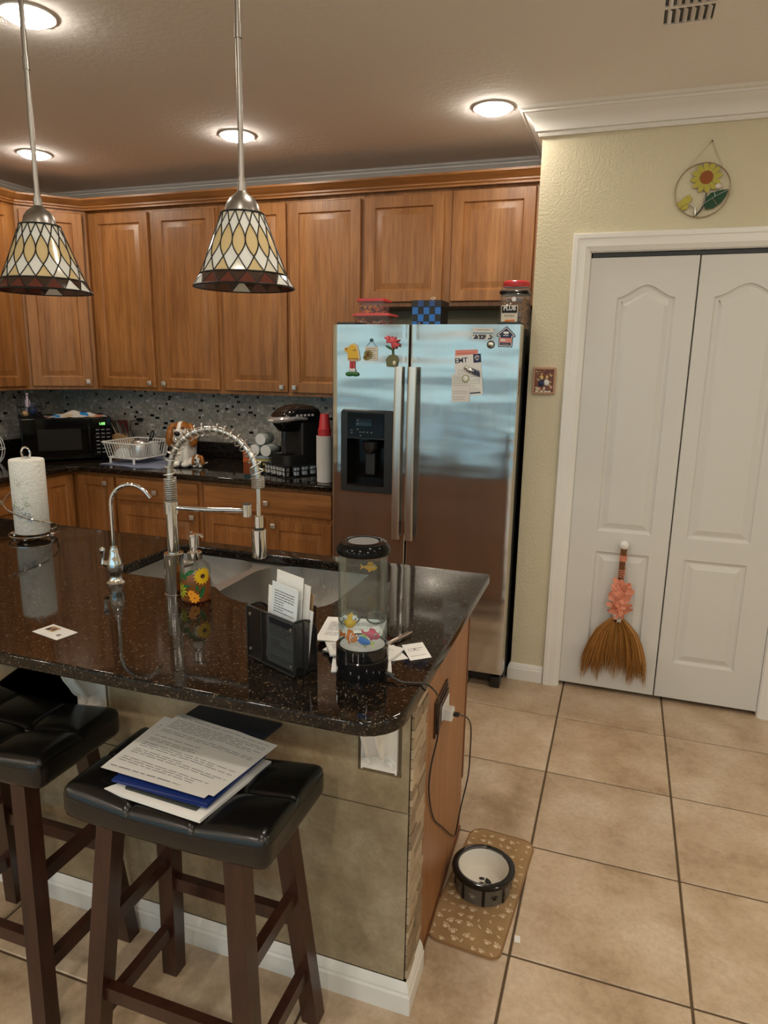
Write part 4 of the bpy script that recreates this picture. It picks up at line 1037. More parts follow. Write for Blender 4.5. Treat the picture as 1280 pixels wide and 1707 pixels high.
for k in range(8): a = k*PI/4; mb.tube([(r*math.cos(a), r*math.sin(a), z) for r, z in pr], .0022, 5)
for r, z in (pr[0], pr[2], pr[5]): mb.tube([(r*math.cos(q*PI/12), r*math.sin(q*PI/12), z) for q in range(24)], .0026, 5, closed=True)
mb.build('wire_body', BLACKWIRE, t)
MB().tube([(.058*math.cos(.3), .058*math.sin(.3), .132), (.095, .028, .128), (.108, .03, .10), (.095, .028, .06), (.066, .02, .048)], .0035, 7).build('handle', BLACKWIRE, t)
MB().lathe([(.012, .03), (.016, .04), (.016, .10), (.008, .115), (.008, .15)], 14, (-.012, 0, 0)).build('bottle', mat('pale_lilac_plastic', (.5, .42, .5), .3), t)
MB().ball((.02, .0, .045), (.026, .026, .030)).build('blue_packet', INKB, t)
MB().ball((-.02, -.02, .022), (.024, .02, .018)).build('brown_packet', TAN, t)
# plug and cable on the wall left of the microwave
def wallplug(x, z, label, pts):
    t = thing('power_plug', label, 'plug', (x, YB-.0125, z))
    MB().box(-.016, .016, -.034, .001, -.011, .011, .004).build('plug_body', BLACK, t)
    MB().tube([(q[0]-x, q[1]-YB+.0125, q[2]-z) for q in pts], .003, 7).build('cord', BLACK, t)
wallplug(-3.02, 1.142, 'black power plug and cord on the mosaic wall behind the dish rack', [(-3.03, YB-.04, 1.142), (-3.075, YB-.05, 1.13), (-3.09, YB-.05, 1.07), (-3.04, YB-.05, 1.0), (-2.98, YB-.05, .93)])
t = thing('power_plug', 'black power plug on the left wall beside the wire pitcher', 'plug', (XL+.0125, .66, 1.16))
MB().box(-.001, .034, -.018, .018, -.012, .012, .004).build('plug_body', BLACK, t)
MB().tube([(.03, 0, 0), (.05, .02, -.02), (.05, .06, -.10), (.03, .08, -.14)], .003, 6).build('cord', BLACK, t)
# white wire rack at the left edge
t = thing('wire_basket', 'white wire basket at the left edge beside the microwave', 'basket', (-3.50, .22, ZB))
mb = MB()
for k in range(9): 
    a = -PI/2+k*PI/8; mb.tube([(.11*math.sin(q*PI/12)*math.sin(a), .11*math.sin(q*PI/12)*math.cos(a)*.6, .20-.11+.11*math.cos(q*PI/12)) for q in range(0, 13)], .0022, 5)
mb.tube([(.11*math.cos(k*PI/12), .066*math.sin(k*PI/12), .09) for k in range(24)], .003, 5, closed=True); mb.cyl(.045, 0, .006, seg=20); mb.cyl(.008, .004, .03)
mb.build('wire_cage', WHITEP, t)
# knife block with metal handled knives
t = thing('knife_block', 'small wooden block of steel-handled knives between microwave and dish rack', 'knife block', (-3.02, .88, ZB), rad(20))
MB().prism([(-.075, 0), (.075, 0), (.075, .10), (-.045, .150), (-.075, .135)], -.045, .045, RX(PI/2)).build('block', BONEW, t)
for k, (x, y) in enumerate(((-.05, -.025), (-.05, .02), (-.015, -.02), (-.015, .025), (.025, .0))):
    z = .138-.35*(x+.045) if x > -.045 else .145
    MB().tube([(x, y, z-.01), (x-.018, y, z+.035), (x-.040, y, z+.085+.012*(k % 3))], [.007, .0075, .0085], 8, flat=(0, 1, 0)).build('knife_handle', STEEL, t)
t = thing('box_of_tea', 'dark red printed carton standing behind the microwave', 'carton', (-3.14, .97, ZB)); 
MB().box(-.035, .035, -.045, .045, 0, .22, .002).build('carton', mat('dark_red_card', (.22, .04, .035), .5), t); MB().box(-.0352, .0352, -.0458, -.0445, .06, .075).box(-.0352, .0352, -.0458, -.0445, .11, .115).build('print', CREAM, t)
# towel and dish rack
def rmat(a): return rad(a)
RA = rad(-3); RCX, RCY = -2.728, .632
t = thing('dish_rack', 'white wire dish rack standing on a blue-grey towel', 'dish rack', (RCX, RCY, ZB+.0065), RA)
rw, rd = .262, .30; zr = .034; zt = .128
def rr(e, z, n=4): return [(x, y, z) for x, y in rrect(-rw/2-e, rw/2+e, -rd/2-e, rd/2+e, (.03,)*4, n)]
mb = MB()
for e, z, r in ((.014, zt, .0046), (-.012, zr, .004)): mb.tube(rr(e, z), r, 6, closed=True)
mb.build('rim', WHITEP, t)
mb = MB()
for k in range(12):
    x = -rw/2+.025+k*(rw-.05)/11
    mb.tube([(x*1.06, -rd/2-.014, zt), (x, -rd/2+.012, zr), (x, rd/2-.012, zr), (x*1.06, rd/2+.014, zt)], .0029, 5)
for k in range(14):
    y = -rd/2+.025+k*(rd-.05)/13
    mb.tube([(-rw/2-.014, y*1.05, zt), (-rw/2+.012, y, zr-.002), (rw/2-.012, y, zr-.002), (rw/2+.014, y*1.05, zt)], .0029, 5)
mb.build('wires', WHITEP, t)
for sx in (-1, 1):
    for sy in (-1, 1): MB().tube([(sx*(rw/2-.04), sy*(rd/2-.012), 0), (sx*(rw/2-.04), sy*(rd/2-.012), zr+.004)], .008, 8).build('foot', WHITEP, t)
def tw(u, v): return (-.20+.44*u+.012*math.sin(9*v), -.215+.43*v+.012*math.sin(8*u), .0045+.0012*math.sin(17*u+5*v)+.0008*math.sin(31*v))
solo(MB().sheet(tw, 24, 18, .0042), 'dish_towel', mat('blue_grey_towel', (.22, .25, .36), .9), 'folded blue-grey towel lying under the white dish rack', 'towel', (-2.66, .655, ZB), RA)
zi = ZB+.0065+zr+.0025
def rp(x, y): return (RCX+x*math.cos(RA)-y*math.sin(RA), RCY+x*math.sin(RA)+y*math.cos(RA))
x, y = rp(.045, -.02)
solo(MB().lathe([(.062, 0), (.064, .004), (.058, .07), (.050, .094), (.035, .104), (0, .106)], 28), 'steel_pot', POTST, 'upturned shiny steel pot in the middle of the dish rack', 'pot', (x, y, zi))
x, y = rp(-.052, -.065)
solo(MB().lathe([(.060, 0), (.058, .006), (.050, .030), (.032, .048), (.018, .050), (.018, .054), (0, .054)], 28), 'glass_bowl', thin('pale_glass_bowl', (.82, .86, .87), .30, .2), 'upturned pale glass bowl at the left end of the dish rack', 'bowl', (x, y, zi))
x, y = rp(.06, .085)
t = thing('white_cup', 'white plastic cup behind the steel pot in the dish rack', 'cup', (x, y, zi)); MB().lathe([(.036, 0), (.038, .002), (.030, .085), (.0, .087)], 24).build('cup', WHITEP, t)
x, y = rp(-.02, .10)
solo(MB().lathe([(.038, 0), (.040, .003), (.032, .060), (0, .064)], 24), 'pink_cup', mat('dusty_pink_plastic', (.45, .16, .15), .4), 'dusty pink cup at the right end of the dish rack', 'cup', (x, y, zi))
x, y = rp(.03, .055)
t = thing('kitchen_scissors', 'black handled scissors leaning over the dish rack', 'scissors', (x, y, zi+.004), RA)
MB().tube([(-.010, .0, 0), (.006, .02, .085)], .004, 6, flat=(1, 0, 0)).build('blades', STEEL, t)
mb = MB()
for o_ in (0, .018): mb.tube([(.006+o_*.2+.012*math.cos(k*PI/6)+.02*math.sin(k*PI/6)*.5+.018, .022, .118+o_*.3+.028*math.sin(k*PI/6)) for k in range(12)], .0042, 6, closed=True)
mb.tube([(.006, .02, .08), (.018, .022, .10)], .006, 6); mb.build('handles', BLACK, t)
# cookie sheets leaning behind rack
t = thing('baking_tray', 'dark baking tray leaning on the mosaic wall behind the dish rack', 'tray', (-2.66, YB-.050, ZB))
MB().box(-.11, .11, -.010, -.002, 0, .155, .004, RX(rad(-6))).box(-.115, .115, -.014, .0, .148, .156, .002, RX(rad(-6))).build('tray', mat('pale_rim_tray', (.35, .34, .33), .3, .8), t)
# basset hound cookie jar: one glazed body, painted by region
def remesh(mb, vox, smooth=6):
    me = bpy.data.meshes.new('r'); me.from_pydata(mb.v, [], mb.f); o = bpy.data.objects.new('r', me); C.objects.link(o)
    m = o.modifiers.new('r', 'REMESH'); m.mode = 'VOXEL'; m.voxel_size = vox
    s_ = o.modifiers.new('s', 'SMOOTH'); s_.iterations = smooth; s_.factor = .5
    r = bpy.data.meshes.new_from_object(o.evaluated_get(bpy.context.evaluated_depsgraph_get()))
    out = MB(); out.v = [tuple(v.co) for v in r.vertices]; out.f = [tuple(p.vertices) for p in r.polygons]; out.m = [0]*len(out.f)
    bpy.data.objects.remove(o); bpy.data.meshes.remove(me); bpy.data.meshes.remove(r); return out
def paint(mb, fn):
    for i, f in enumerate(mb.f):
        c = Vector((0, 0, 0))
        for k in f: c += Vector(mb.v[k])
        mb.m[i] = fn(c/len(f))
def hound(name, label, cat, loc, s, rz, lying=False):
    t = thing(name, label, cat, loc, rz); vx = .0045*s
    M = Matrix.Scale(s, 4); b = MB()
    if not lying:
        b.ball((0, .03, .075), (.068, .070, .078), M).ball((0, .012, .12), (.050, .050, .065), M)           # haunches, chest
        for sx in (-1, 1):
            b.ball((sx*.026, -.028, .060), (.022, .024, .055), M).ball((sx*.030, -.054, .017), (.026, .032, .018), M).ball((sx*.058, .0, .025), (.022, .045, .026), M)
        hz, hy, hx = .222, -.006, 0
    else:
        b.ball((0, .05, .055), (.060, .085, .052), M)
        for sx in (-1, 1): b.ball((sx*.045, -.04, .018), (.022, .050, .018), M)
        hz, hy, hx = .135, -.02, 0
    b.ball((0, hy, hz), (.056, .054, .056), M).ball((0, hy, hz-.035), (.046, .046, .042), M)                # skull, cheeks
    b.ball((0, hy-.042, hz-.026), (.038, .036, .044), M).ball((0, hy-.050, hz-.004), (.024, .030, .024), M)   # muzzle
    for sx in (-1, 1): b.ball((sx*.020, hy-.046, hz-.050), (.022, .024, .026), M)                             # flews
    o = remesh(b, vx)
    def col(c):
        c = c/s
        if c.z > hz-.075 and c.z > (.145 if not lying else .08):
            blaze = .010 + .022*max(0, min(1, (hz+.02-c.z)/.05))
            if c.y < hy-.030 and c.z < hz+.012: return 0 if abs(c.x) < .040 else 1
            if abs(c.x) < blaze and c.y < hy+.02: return 0
            return 1 if c.z > hz-.055 else 0
        if c.y > .055 and c.z > .05: return 1
        return 0
    paint(o, col); o.build('body', [CERAM, BROWND], t, ang=180)
    for sx in (-1, 1):
        e = MB().tube([(sx*.046, hy+.004, hz+.040), (sx*.064, hy-.002, hz+.012), (sx*.071, hy-.008, hz-.030), (sx*.073, hy-.012, hz-.075), (sx*.072, hy-.014, hz-.100)], [.012, .022, .026, .027, .012], 12, M=M, flat=(0, 1, 0))
        e.build('ear', BROWND, t, ang=180)
        MB().ball((sx*.026, hy-.050, hz+.018), (.0095, .006, .008), M).build('eye', mat('brown_eye_glaze', (.12, .05, .01), .1), t)
        MB().ball((sx*.026, hy-.055, hz+.016), (.004, .003, .004), M, u=8, v=6).build('pupil', BLACKN, t)
    MB().ball((0, hy-.081, hz-.014), (.019, .013, .015), M).build('nose', BLACKN, t)
    MB().tube([Vector(q)*s for q in ((-.024, hy-.068, hz-.052), (-.010, hy-.080, hz-.045), (0, hy-.080, hz-.040), (.010, hy-.080, hz-.045), (.024, hy-.068, hz-.052))], .0016*s, 5).build('mouth', BLACKN, t)
    if lying: MB().tube([Vector(q)*s for q in ((.02, .12, .04), (.06, .12, .05), (.075, .10, .06))], [.010*s, .012*s, .010*s], 8).build('tail', CERAM, t)
    return t
hound('dog_cookie_jar', 'large brown and white ceramic basset hound sitting behind the faucet', 'cookie jar', (-2.372, .612, ZB), 1.0, rad(14))
hound('dog_figurine', 'tiny brown and white dog figurine beside the large ceramic hound', 'figurine', (-2.262, .612, ZB), .42, rad(5), True)
# stack beside the coffee maker
t = thing('snack_carton', 'orange and teal carton on the counter left of the coffee maker', 'carton', (-2.075, .955, ZB))
MB().box(-.05, .05, -.055, .055, 0, .075, .002).build('carton', mat('orange_card', (.62, .13, .03), .5), t)
MB().box(.0, .0505, -.0555, .0555, .02, .076).build('side_print', PAPERW, t); MB().box(-.048, .05, -.05, .05, .0755, .110, .003).build('teal_pack', mat('teal_card', (.03, .16, .18), .4), t)
t = thing('napkin_pack', 'pale yellow packet lying beside the coffee maker', 'packet', (-1.955, .90, ZB))
MB().box(-.065, .065, -.075, .075, 0, .042, .012).build('packet', mat('pale_yellow_pack', (.62, .52, .16), .4), t); MB().box(-.055, .055, -.07, .07, .042, .062, .008).build('upper_packet', PAPERB, t)
for x, y, z, l in ((-1.985, .86, .064, 'lower left roll of white napkins in film beside the coffee maker'), (-1.905, .86, .064, 'lower right roll of white napkins in film, touching the coffee maker'), (-1.945, .87, .132, 'upper roll of white napkins in film, on top of two others')):
    t = thing('napkin_roll', l, 'roll', (x, y, ZB+z+.036), group=None)
    MB().lathe([(.012, -.06), (.018, -.062), (.018, -.058), (.026, -.058), (.026, -.062), (.033, -.06), (.0355, -.05), (.0355, .06), (.0, .062)], 24, M=RX(-PI/2) @ RX(PI)).build('roll', PAPERW, t)
    MB().lathe([(.0362, -.064), (.0362, .064)], 24, M=RX(-PI/2), cap=False).build('film', GLASS, t)
# coffee maker on a pod drawer
KA = rad(-28)
t = thing('pod_drawer', 'black wire pod drawer under the coffee maker', 'drawer', (-1.640, .632, ZB), KA); t.scale = (.84, .84, 1)
mb = MB(); mb.box(-.15, .15, -.16, .16, .062, .068, .002)
for x in (-.145, .145):
    for y in (-.155, .155): mb.box(x-.005, x+.005, y-.005, y+.005, 0, .063)
for z in (.004, .036): mb.tube([(-.148, -.158, z), (.148, -.158, z), (.148, .158, z), (-.148, .158, z)], .003, 5, closed=True)
mb.build('frame', BLACKWIRE, t)
for k in range(4):
    x = -.105+.07*k
    MB().lathe([(.020, .0), (.0235, .040), (.0255, .042), (.0255, .046), (0, .046)], 16, c=(x, -.125, .008)).build('coffee_pod', PAPERW, t)
for k in range(3): MB().lathe([(.020, .0), (.0235, .040), (.0255, .042), (.0255, .046), (0, .046)], 16, c=(.118, -.05+.07*k, .008)).build('coffee_pod', PAPERB, t)
for k in range(5): MB().tube([(-.14+.07*k, -.160, .004), (-.14+.07*k, -.160, .064)], .002, 5).build('wire', BLACKWIRE, t)
for k in range(5): MB().tube([(.150, -.14+.07*k, .004), (.150, -.14+.07*k, .064)], .002, 5).build('wire', BLACKWIRE, t)
zk = ZB+.068
t = thing('coffee_maker', 'black single-serve coffee maker with a silver lift handle', 'coffee maker', (-1.618, .640, zk), KA); t.scale = (.84, .84, .98)
MB().prism(rrect(-.105, .105, -.155, .15, (.05, .05, .03, .03), 6), 0, .055).build('base', BLACK, t)
MB().lathe([(.062, .056), (.064, .060), (.055, .062), (0, .0622)], 24, c=(0, -.085, 0)).build('drip_tray', BLACKG, t)
MB().prism(rrect(-.10, .10, -.02, .15, (.02, .02, .04, .04), 6), .055, .27).build('column', BLACK, t)
vs = []; rg = []
for z, x, y0, y1 in ((.190, .062, -.13, .0), (.235, .088, -.155, .0), (.245, .103, -.160, .15), (.285, .104, -.150, .155), (.315, .098, -.11, .14), (.335, .082, -.06, .10), (.342, .05, -.02, .05)):
    rg.append([(a, b_, z) for a, b_ in rrect(-x, x, y0, y1, (min(.05, x*.8), min(.05, x*.8), .03, .03), 6)])
n = len(rg[0]); mb = MB(); mb.add([p for r in rg for p in r], [(i*n+k, i*n+(k+1) % n, (i+1)*n+(k+1) % n, (i+1)*n+k) for i in range(len(rg)-1) for k in range(n)] + [tuple(range(n-1, -1, -1)), tuple(range((len(rg)-1)*n, len(rg)*n))])
mb.build('head', BLACKG, t, ang=60)
hp = [(-.104, .02, .262), (-.108, -.07, .268), (-.09, -.145, .264), (-.045, -.178, .258), (0, -.186, .256), (.045, -.178, .258), (.09, -.145, .264), (.108, -.07, .268), (.104, .02, .262)]
MB().tube(hp, [.008, .012, .016, .018, .018, .018, .016, .012, .008], 8).build('lift_handle', mat('silver_plastic', (.52, .52, .53), .25, .6), t)
MB().box(-.03, .03, -.206, -.200, .250, .260, .002).build('handle_badge', PAPERW, t)
mb = MB()
for k in range(5): mb.box(.098, .1065, -.07+.032*k, -.052+.032*k, .278+.0*k, .290)
mb.box(.099, .1065, -.055, -.02, .262, .272); mb.build('buttons', mat('button_silver', (.6, .6, .6), .3), t)
mb = MB().prism(rrect(-.165, -.106, -.02, .13, (.025,)*4, 5), .0, .225); mb.build('water_tank', thin('smoky_tank', (.10, .10, .11), .55, .12), t)
MB().prism(rrect(-.168, -.104, -.023, .133, (.026,)*4, 5), .225, .238).build('tank_lid', BLACK, t)
# paper cups, nested in a tall stack: every cup is a thing
cxp, cyp = -1.352, .452
def cup_mesh(r0, r1, h, ribs=0):
    wall = [(r0+(r1-r0)*k/ribs + (.0022 if k % 2 else -.0006), (h-.003)*k/ribs) for k in range(ribs)] if ribs else [(r0, 0)]
    return MB().lathe(wall + [(r1, h-.003), (r1+.0035, h-.002), (r1+.0035, h+.001), (r1, h+.0015), (r1-.0012, h), (r0-.0012, .002), (0, .002)], 24)
nW = 31; hc = .085; pitch = .0056
base = None
for k in range(nW):
    z = ZB + k*pitch
    l = 'white paper cup in the tall stack right of the coffee maker, below the red cups' 
    if base is None: o = base = solo(cup_mesh(.040, .0415, hc, 24), 'paper_cup', PAPER, l, 'cup', (cxp, cyp, z), group='white cups in the tall stack')
    else: o = base.copy(); C.objects.link(o); o.location = (cxp, cyp, z)
zr_ = ZB + (nW-1)*pitch + hc + .0016
rb_ = None; z0 = zr_ - .012
for k in range(9):
    if rb_ is None: o = rb_ = solo(cup_mesh(.0235, .033, .082), 'red_party_cup', RED, 'red plastic cup upside down on top of the white cup stack', 'cup', group='red cups on the cup stack')
    else: o = rb_.copy(); C.objects.link(o)
    o.rotation_euler = (PI, 0, 0); o.location = (cxp, cyp, zr_+.0835+k*.0042)
# white cord and outlet beside the fridge
t = thing('wall_outlet', 'grey wall outlet plate with a white cord at the right end of the backsplash', 'outlet', (-1.29, YB-.012, 1.14))
MB().box(-.035, .035, -.006, 0, -.057, .057, .002).build('plate', STEEL, t)
MB().tube([(.0, -.008, -.02), (.01, -.03, -.03), (.02, -.035, -.10), (.022, -.036, -.16), (.02, -.03, -.21)], .003, 6).build('cord', CREAM, t)
# ================================================================== ON THE ISLAND
ZI = .9142
# paper towels on a wire holder
t = thing('paper_towel_holder', 'roll of printed paper towels on a chrome wire holder at the left of the island', 'paper towels', (-1.838, -1.077, ZI))
mb = MB(); 
mb.tube([(.079*math.cos(k*PI/16), .079*math.sin(k*PI/16), .016) for k in range(32)], .0032, 6, closed=True)
for a in range(4): mb.tube([(0, 0, .014), (.079*math.cos(a*PI/2+.4), .079*math.sin(a*PI/2+.4), .016)], .0025, 6)
for a in range(4): mb.ball((.066*math.cos(a*PI/2+.4), .066*math.sin(a*PI/2+.4), .0072), .007, u=10, v=6)
mb.cyl(.004, .014, .300, seg=8)
mb.tube([(.020*math.cos(a)*1.0, 0, .312+.020*math.sin(a)) for a in [(-60+300*k/16)*PI/180 for k in range(17)]], .0035, 7)
mb.build('wire_stand', CHROME, t)
sp = [(.086*math.cos(a), .086*math.sin(a), .165-.115*k/24) for k, a in ((k, rad(170+215*k/24)) for k in range(25))]
sp = [(.080*math.cos(rad(110)), .080*math.sin(rad(110)), .166)] + sp + [(.082*math.cos(rad(60)), .082*math.sin(rad(60)), .03), (.079*math.cos(rad(80)), .079*math.sin(rad(80)), .017)]
MB().tube(sp, .0032, 6).build('tension_arm', CHROME, t)
TOW = mat('quilted_paper_towel', (.80, .79, .74), .9); tt = NT(TOW); vo = tt.n('TexVoronoi'); vo.inputs['Scale'].default_value = 95; tt.l(tt.coord('Object'), vo.inputs['Vector']); tt.bump(vo.outputs['Distance'], .5, .003)
ro = MB().lathe([(.018, .022), (.057, .022), (.0585, .024), (.0585, .286), (.056, .290), (.040, .2925), (.020, .293), (.018, .286)], 40).build('towel_roll', TOW, t)
rn = random.Random(5); mbs = [MB(), MB(), MB()]
for cz, ca, ci in ((.135, -1.0, 0), (.10, -1.35, 1), (.125, -1.75, 0), (.215, -1.3, 2), (.085, -.85, 1), (.11, -2.1, 1)):
    for k in range(24):
        a = ca+rn.gauss(0, .13); z = cz+rn.gauss(0, .011); w_ = rn.uniform(.0015, .004); ang = rn.uniform(0, PI)
        pts = []
        for q in range(5):
            b = q*2*PI/5; u = w_*math.cos(b)*1.5; v = w_*.5*math.sin(b); uu = u*math.cos(ang)-v*math.sin(ang); vv = u*math.sin(ang)+v*math.cos(ang)
            pts.append((.0589*math.cos(a+uu/.0585), .0589*math.sin(a+uu/.0585), z+vv))
        mbs[ci].add(pts, [(0, 1, 2, 3, 4)])
for m_, c_ in zip(mbs, ((.40, .45, .30), (.30, .37, .46), (.66, .60, .54))): m_.build('printed_flowers', mat('towel_print', c_, .9), ro, smooth=False)
# filtered-water tap
t = thing('water_filter_tap', 'small chrome gooseneck water tap left of the main faucet', 'tap', (-1.206, -1.392, ZI))
b = MB(); b.lathe([(.0265, 0), (.0265, .003), (.020, .010), (.016, .018), (.0165, .026), (.021, .036), (.0225, .050), (.021, .064), (.0165, .078), (.0135, .090), (.0125, .100), (.0105, .104), (.0105, .112), (0, .113)], 24)
b.build('base', CHROME, t)
R_ = .062; nk = [(0, 0, .108), (0, 0, .235)] + [(R_-R_*math.cos(a), 0, .235+R_*math.sin(a)) for a in [PI*k/16 for k in range(1, 14)]]
nk = [Vector(q) for q in nk]; nk.append(nk[-1]+(nk[-1]-nk[-2]).normalized()*.012)
MB().tube(nk, .0058, 10, M=RZ(rad(12))).build('gooseneck', CHROME, t)
MB().tube([(-.018, 0, .055), (-.036, -.002, .056)], [.012, .0095], 12).tube([(-.040, -.002, .054), (-.042, -.002, .066), (-.041, -.002, .086), (-.040, -.002, .096)], [.007, .0045, .0055, .0095], 10).ball((-.040, -.002, .097), (.0095, .0075, .0085)).build('lever', CHROME, t)
# spring pull-down faucet
t = thing('kitchen_faucet', 'chrome spring pull-down kitchen faucet with a coiled arch', 'faucet', (-.990, -1.405, ZI))
MB().lathe([(.0295, 0), (.0295, .002), (.0272, .003), (.0272, .118), (.0255, .1195), (.0165, .120)], 32, cap=False).build('base', CHROME, t)
MB().lathe([(.0155, .119), (.0155, .232), (.0195, .233), (.0195, .266), (.013, .268), (.013, .270)], 28, cap=False).build('column', CHROME, t)
ang = rad(4)
def fv(x, z): return Vector((x*math.cos(ang), x*math.sin(ang), z))
span = .262
arch_ = [fv(0, .26+.015*k) for k in range(6)]
for k in range(1, 25):
    a = PI*k/24; arch_.append(fv(span/2-span/2*math.cos(a), .340+.130*max(0, math.sin(a))))
arch_ += [fv(span, .332), fv(span, .318)]
MB().tube(arch_, .0085, 10).build('hose', STEEL, t)
# coil: tight at the ends, open along the arch
def along(path):
    L = [0]
    for a, b2 in zip(path, path[1:]): L.append(L[-1]+(b2-a).length)
    def f(s_):
        s_ = max(0, min(L[-1], s_))
        for i in range(len(L)-1):
            if s_ <= L[i+1]: u = (s_-L[i])/(L[i+1]-L[i]); return path[i].lerp(path[i+1], u), (path[i+1]-path[i]).normalized()
        return path[-1], (path[-1]-path[-2]).normalized()
    return f, L[-1]
f_, LL = along(arch_); pts = []; turns = 12+21+6; side = Vector((-math.sin(ang), math.cos(ang), 0))
segs = [(0, .072, 12), (.072, LL-.03, 20), (LL-.03, LL-.002, 6)]
for s0, s1, nt in segs:
    N_ = nt*14
    for k in range(N_ + (1 if s1 > LL-.01 else 0)):
        p_, tg = f_(s0+(s1-s0)*k/N_); u_ = tg.cross(side).normalized(); a = 2*PI*k/14; pts.append(p_ + (side*math.cos(a)+u_*math.sin(a))*.0162)
MB().tube(pts, .0019, 5).build('spring', SPRING, t)
MB().tube([fv(span, .325), fv(span, .235)], .0058, 12).build('wand_tube', CHROME, t)
MB().cyl(.0125, .212, .245, fv(span, 0), 24, bev=.001).cyl(.0195, .130, .208, fv(span, 0), 28, bev=.002).cyl(.014, .128, .131, fv(span, 0), 24).build('spray_head', CHROME, t)
MB().cyl(.0135, .207, .213, fv(span, 0), 24).build('gasket', BLACK, t)
MB().tube([fv(.018, .249), fv(.10, .250), fv(span-.044, .256)], [.0065, .0070, .0065], 12).cyl(.0125, .240, .274, fv(span-.034, 0), 24, bev=.001).build('docking_arm', CHROME, t)
MB().cyl(.0105, .240, .276, fv(span-.034, 0), 20).build('dock_ring', BLACK, t)
MB().tube([(.012, .024, .080), (.026, .046, .082)], .0115, 14).tube([(.026, .046, .08), (.027, .048, .105), (.025, .050, .172)], [.0055, .005, .0048], 10).build('lever', CHROME, t)
# glass soap bottle with painted sunflowers
t = thing('soap_dispenser', 'clear glass soap pump bottle painted with sunflowers beside the faucet', 'soap dispenser', (-.905, -1.428, ZI), rad(0))
MB().lathe([(.036, 0), (.040, .004), (.041, .012), (.041, .085), (.038, .098), (.028, .110), (.019, .116), (.0165, .120)], 32, cap=False).build('bottle', GLASS, t)
MB().lathe([(0, .003), (.036, .003), (.0385, .008), (.0385, .062), (0, .062)], 28, cap=False).build('soap', AMBER, t)
MB().cyl(.0195, .116, .138, seg=24, bev=.002).cyl(.0085, .136, .150, seg=16).cyl(.013, .150, .182, seg=20, bev=.002).lathe([(.013, .181), (.0155, .183), (.0155, .187), (0, .188)], 20).tube([(.006, 0, .184), (.024, -.004, .187), (.030, -.005, .183)], .004, 8).build('pump', CHROME, t)
MB().cyl(.004, .01, .118, seg=8).build('dip_tube', CLEAR, t)
def onb(a, z, off=.0416): return Vector((off*math.cos(a), off*math.sin(a), z))
def petal_ring(mb, a0, z0, r0, r1, n, wd, off=.0417):
    for k in range(n):
        b = 2*PI*k/n; pts = []
        for (rr_, ww) in ((r0, -.4), (r0+(r1-r0)*.55, -1), (r1, 0), (r0+(r1-r0)*.55, 1), (r0, .4)):
            u = rr_*math.cos(b)-ww*wd*math.sin(b); v = rr_*math.sin(b)+ww*wd*math.cos(b); pts.append(onb(a0+u/.041, z0+v, off))
        mb.add(pts, [(0, 1, 2, 3, 4)])
FA = rad(-65)
mb = MB(); petal_ring(mb, FA+.62, .078, .006, .026, 16, .0042); mb.build('painted_petals', YEL, t, smooth=False)
mb = MB(); petal_ring(mb, FA-.95, .035, .004, .024, 11, .0030); mb.build('painted_bud', mat('yellow_green_enamel', (.42, .45, .03), .4), t, smooth=False)
mb = MB(); petal_ring(mb, FA+.05, .018, .002, .016, 9, .0045); petal_ring(mb, FA-.15, .030, .002, .012, 7, .004); mb.build('painted_orange', mat('orange_enamel', (.85, .33, .02), .4), t, smooth=False)
mb = MB(); mb.add([onb(FA+.62+.0065*math.cos(k*PI/6)/.041, .078+.0065*math.sin(k*PI/6), .0421) for k in range(12)], [tuple(range(12))]); mb.build('painted_centre', mat('brown_enamel', (.08, .025, .01), .4), t, smooth=False)
mb = MB()
for a, z, r_, rot in ((-.25, .088, .016, .6), (-.75, .078, .018, -.5), (-1.05, .070, .016, 1.), (.55, .032, .018, 1.2), (-.5, .05, .012, .2), (.25, .045, .010, 1.9)):
    pts = []
    for k in range(10):
        b = k*PI/5; u = r_*math.cos(b); v = r_*.38*math.sin(b); pts.append(onb(FA+a+(u*math.cos(rot)-v*math.sin(rot))/.041, z+u*math.sin(rot)+v*math.cos(rot), .0415))
    mb.add(pts, [tuple(range(10))])
mb.build('painted_leaves', mat('green_enamel_leaf', (.02, .13, .03), .4), t, smooth=False)
# card lying near the front edge
def card(name, label, cat, x, y, w_, h, rot, m=PAPERW, rows=0, z=ZI, seed=1, extra=None, th=.0008, x0=.1, y0=.2):
    o = MB().box(-w_/2, w_/2, -h/2, h/2, 0, th).build(name, m, smooth=False); o.location = (x, y, z); o.rotation_euler = (0, 0, rad(rot)); tag(o, label, cat)
    if rows:
        t_ = MB(); print_lines(t_, w_, h, rows, 0, lambda a, b: (a-w_/2, b-h/2, th+.0002), seed, x0, y0); t_.build('print', INKG, o, smooth=False)['kind'] = 'stuff'
    if extra: extra(o, th)
    return o
def cat_pic(o, th):
    MB().box(-.036, -.004, -.004, .020, th, th+.0003).build('picture', mat('tan_picture', (.42, .26, .12), .7), o, smooth=False)
    MB().box(-.034, -.024, -.002, .010, th+.0002, th+.0006).box(-.018, -.010, .002, .014, th+.0002, th+.0006).build('picture_detail', INK, o, smooth=False)
    MB().lathe([(.006, th), (.006, th+.0004), (0, th+.0005)], 12, c=(.026, -.008, 0)).build('stamp', INKG, o, smooth=False)
card('photo_card', 'small white card with a brown picture near the front edge of the island', 'card', -1.085, -1.752, .096, .056, -12, extra=cat_pic)
# mesh letter organizer
OA = math.atan2(-.060, .140)
t = thing('letter_organizer', 'black wire-mesh letter organizer full of envelopes on the island', 'organizer', (-.437, -1.768, ZI), OA)
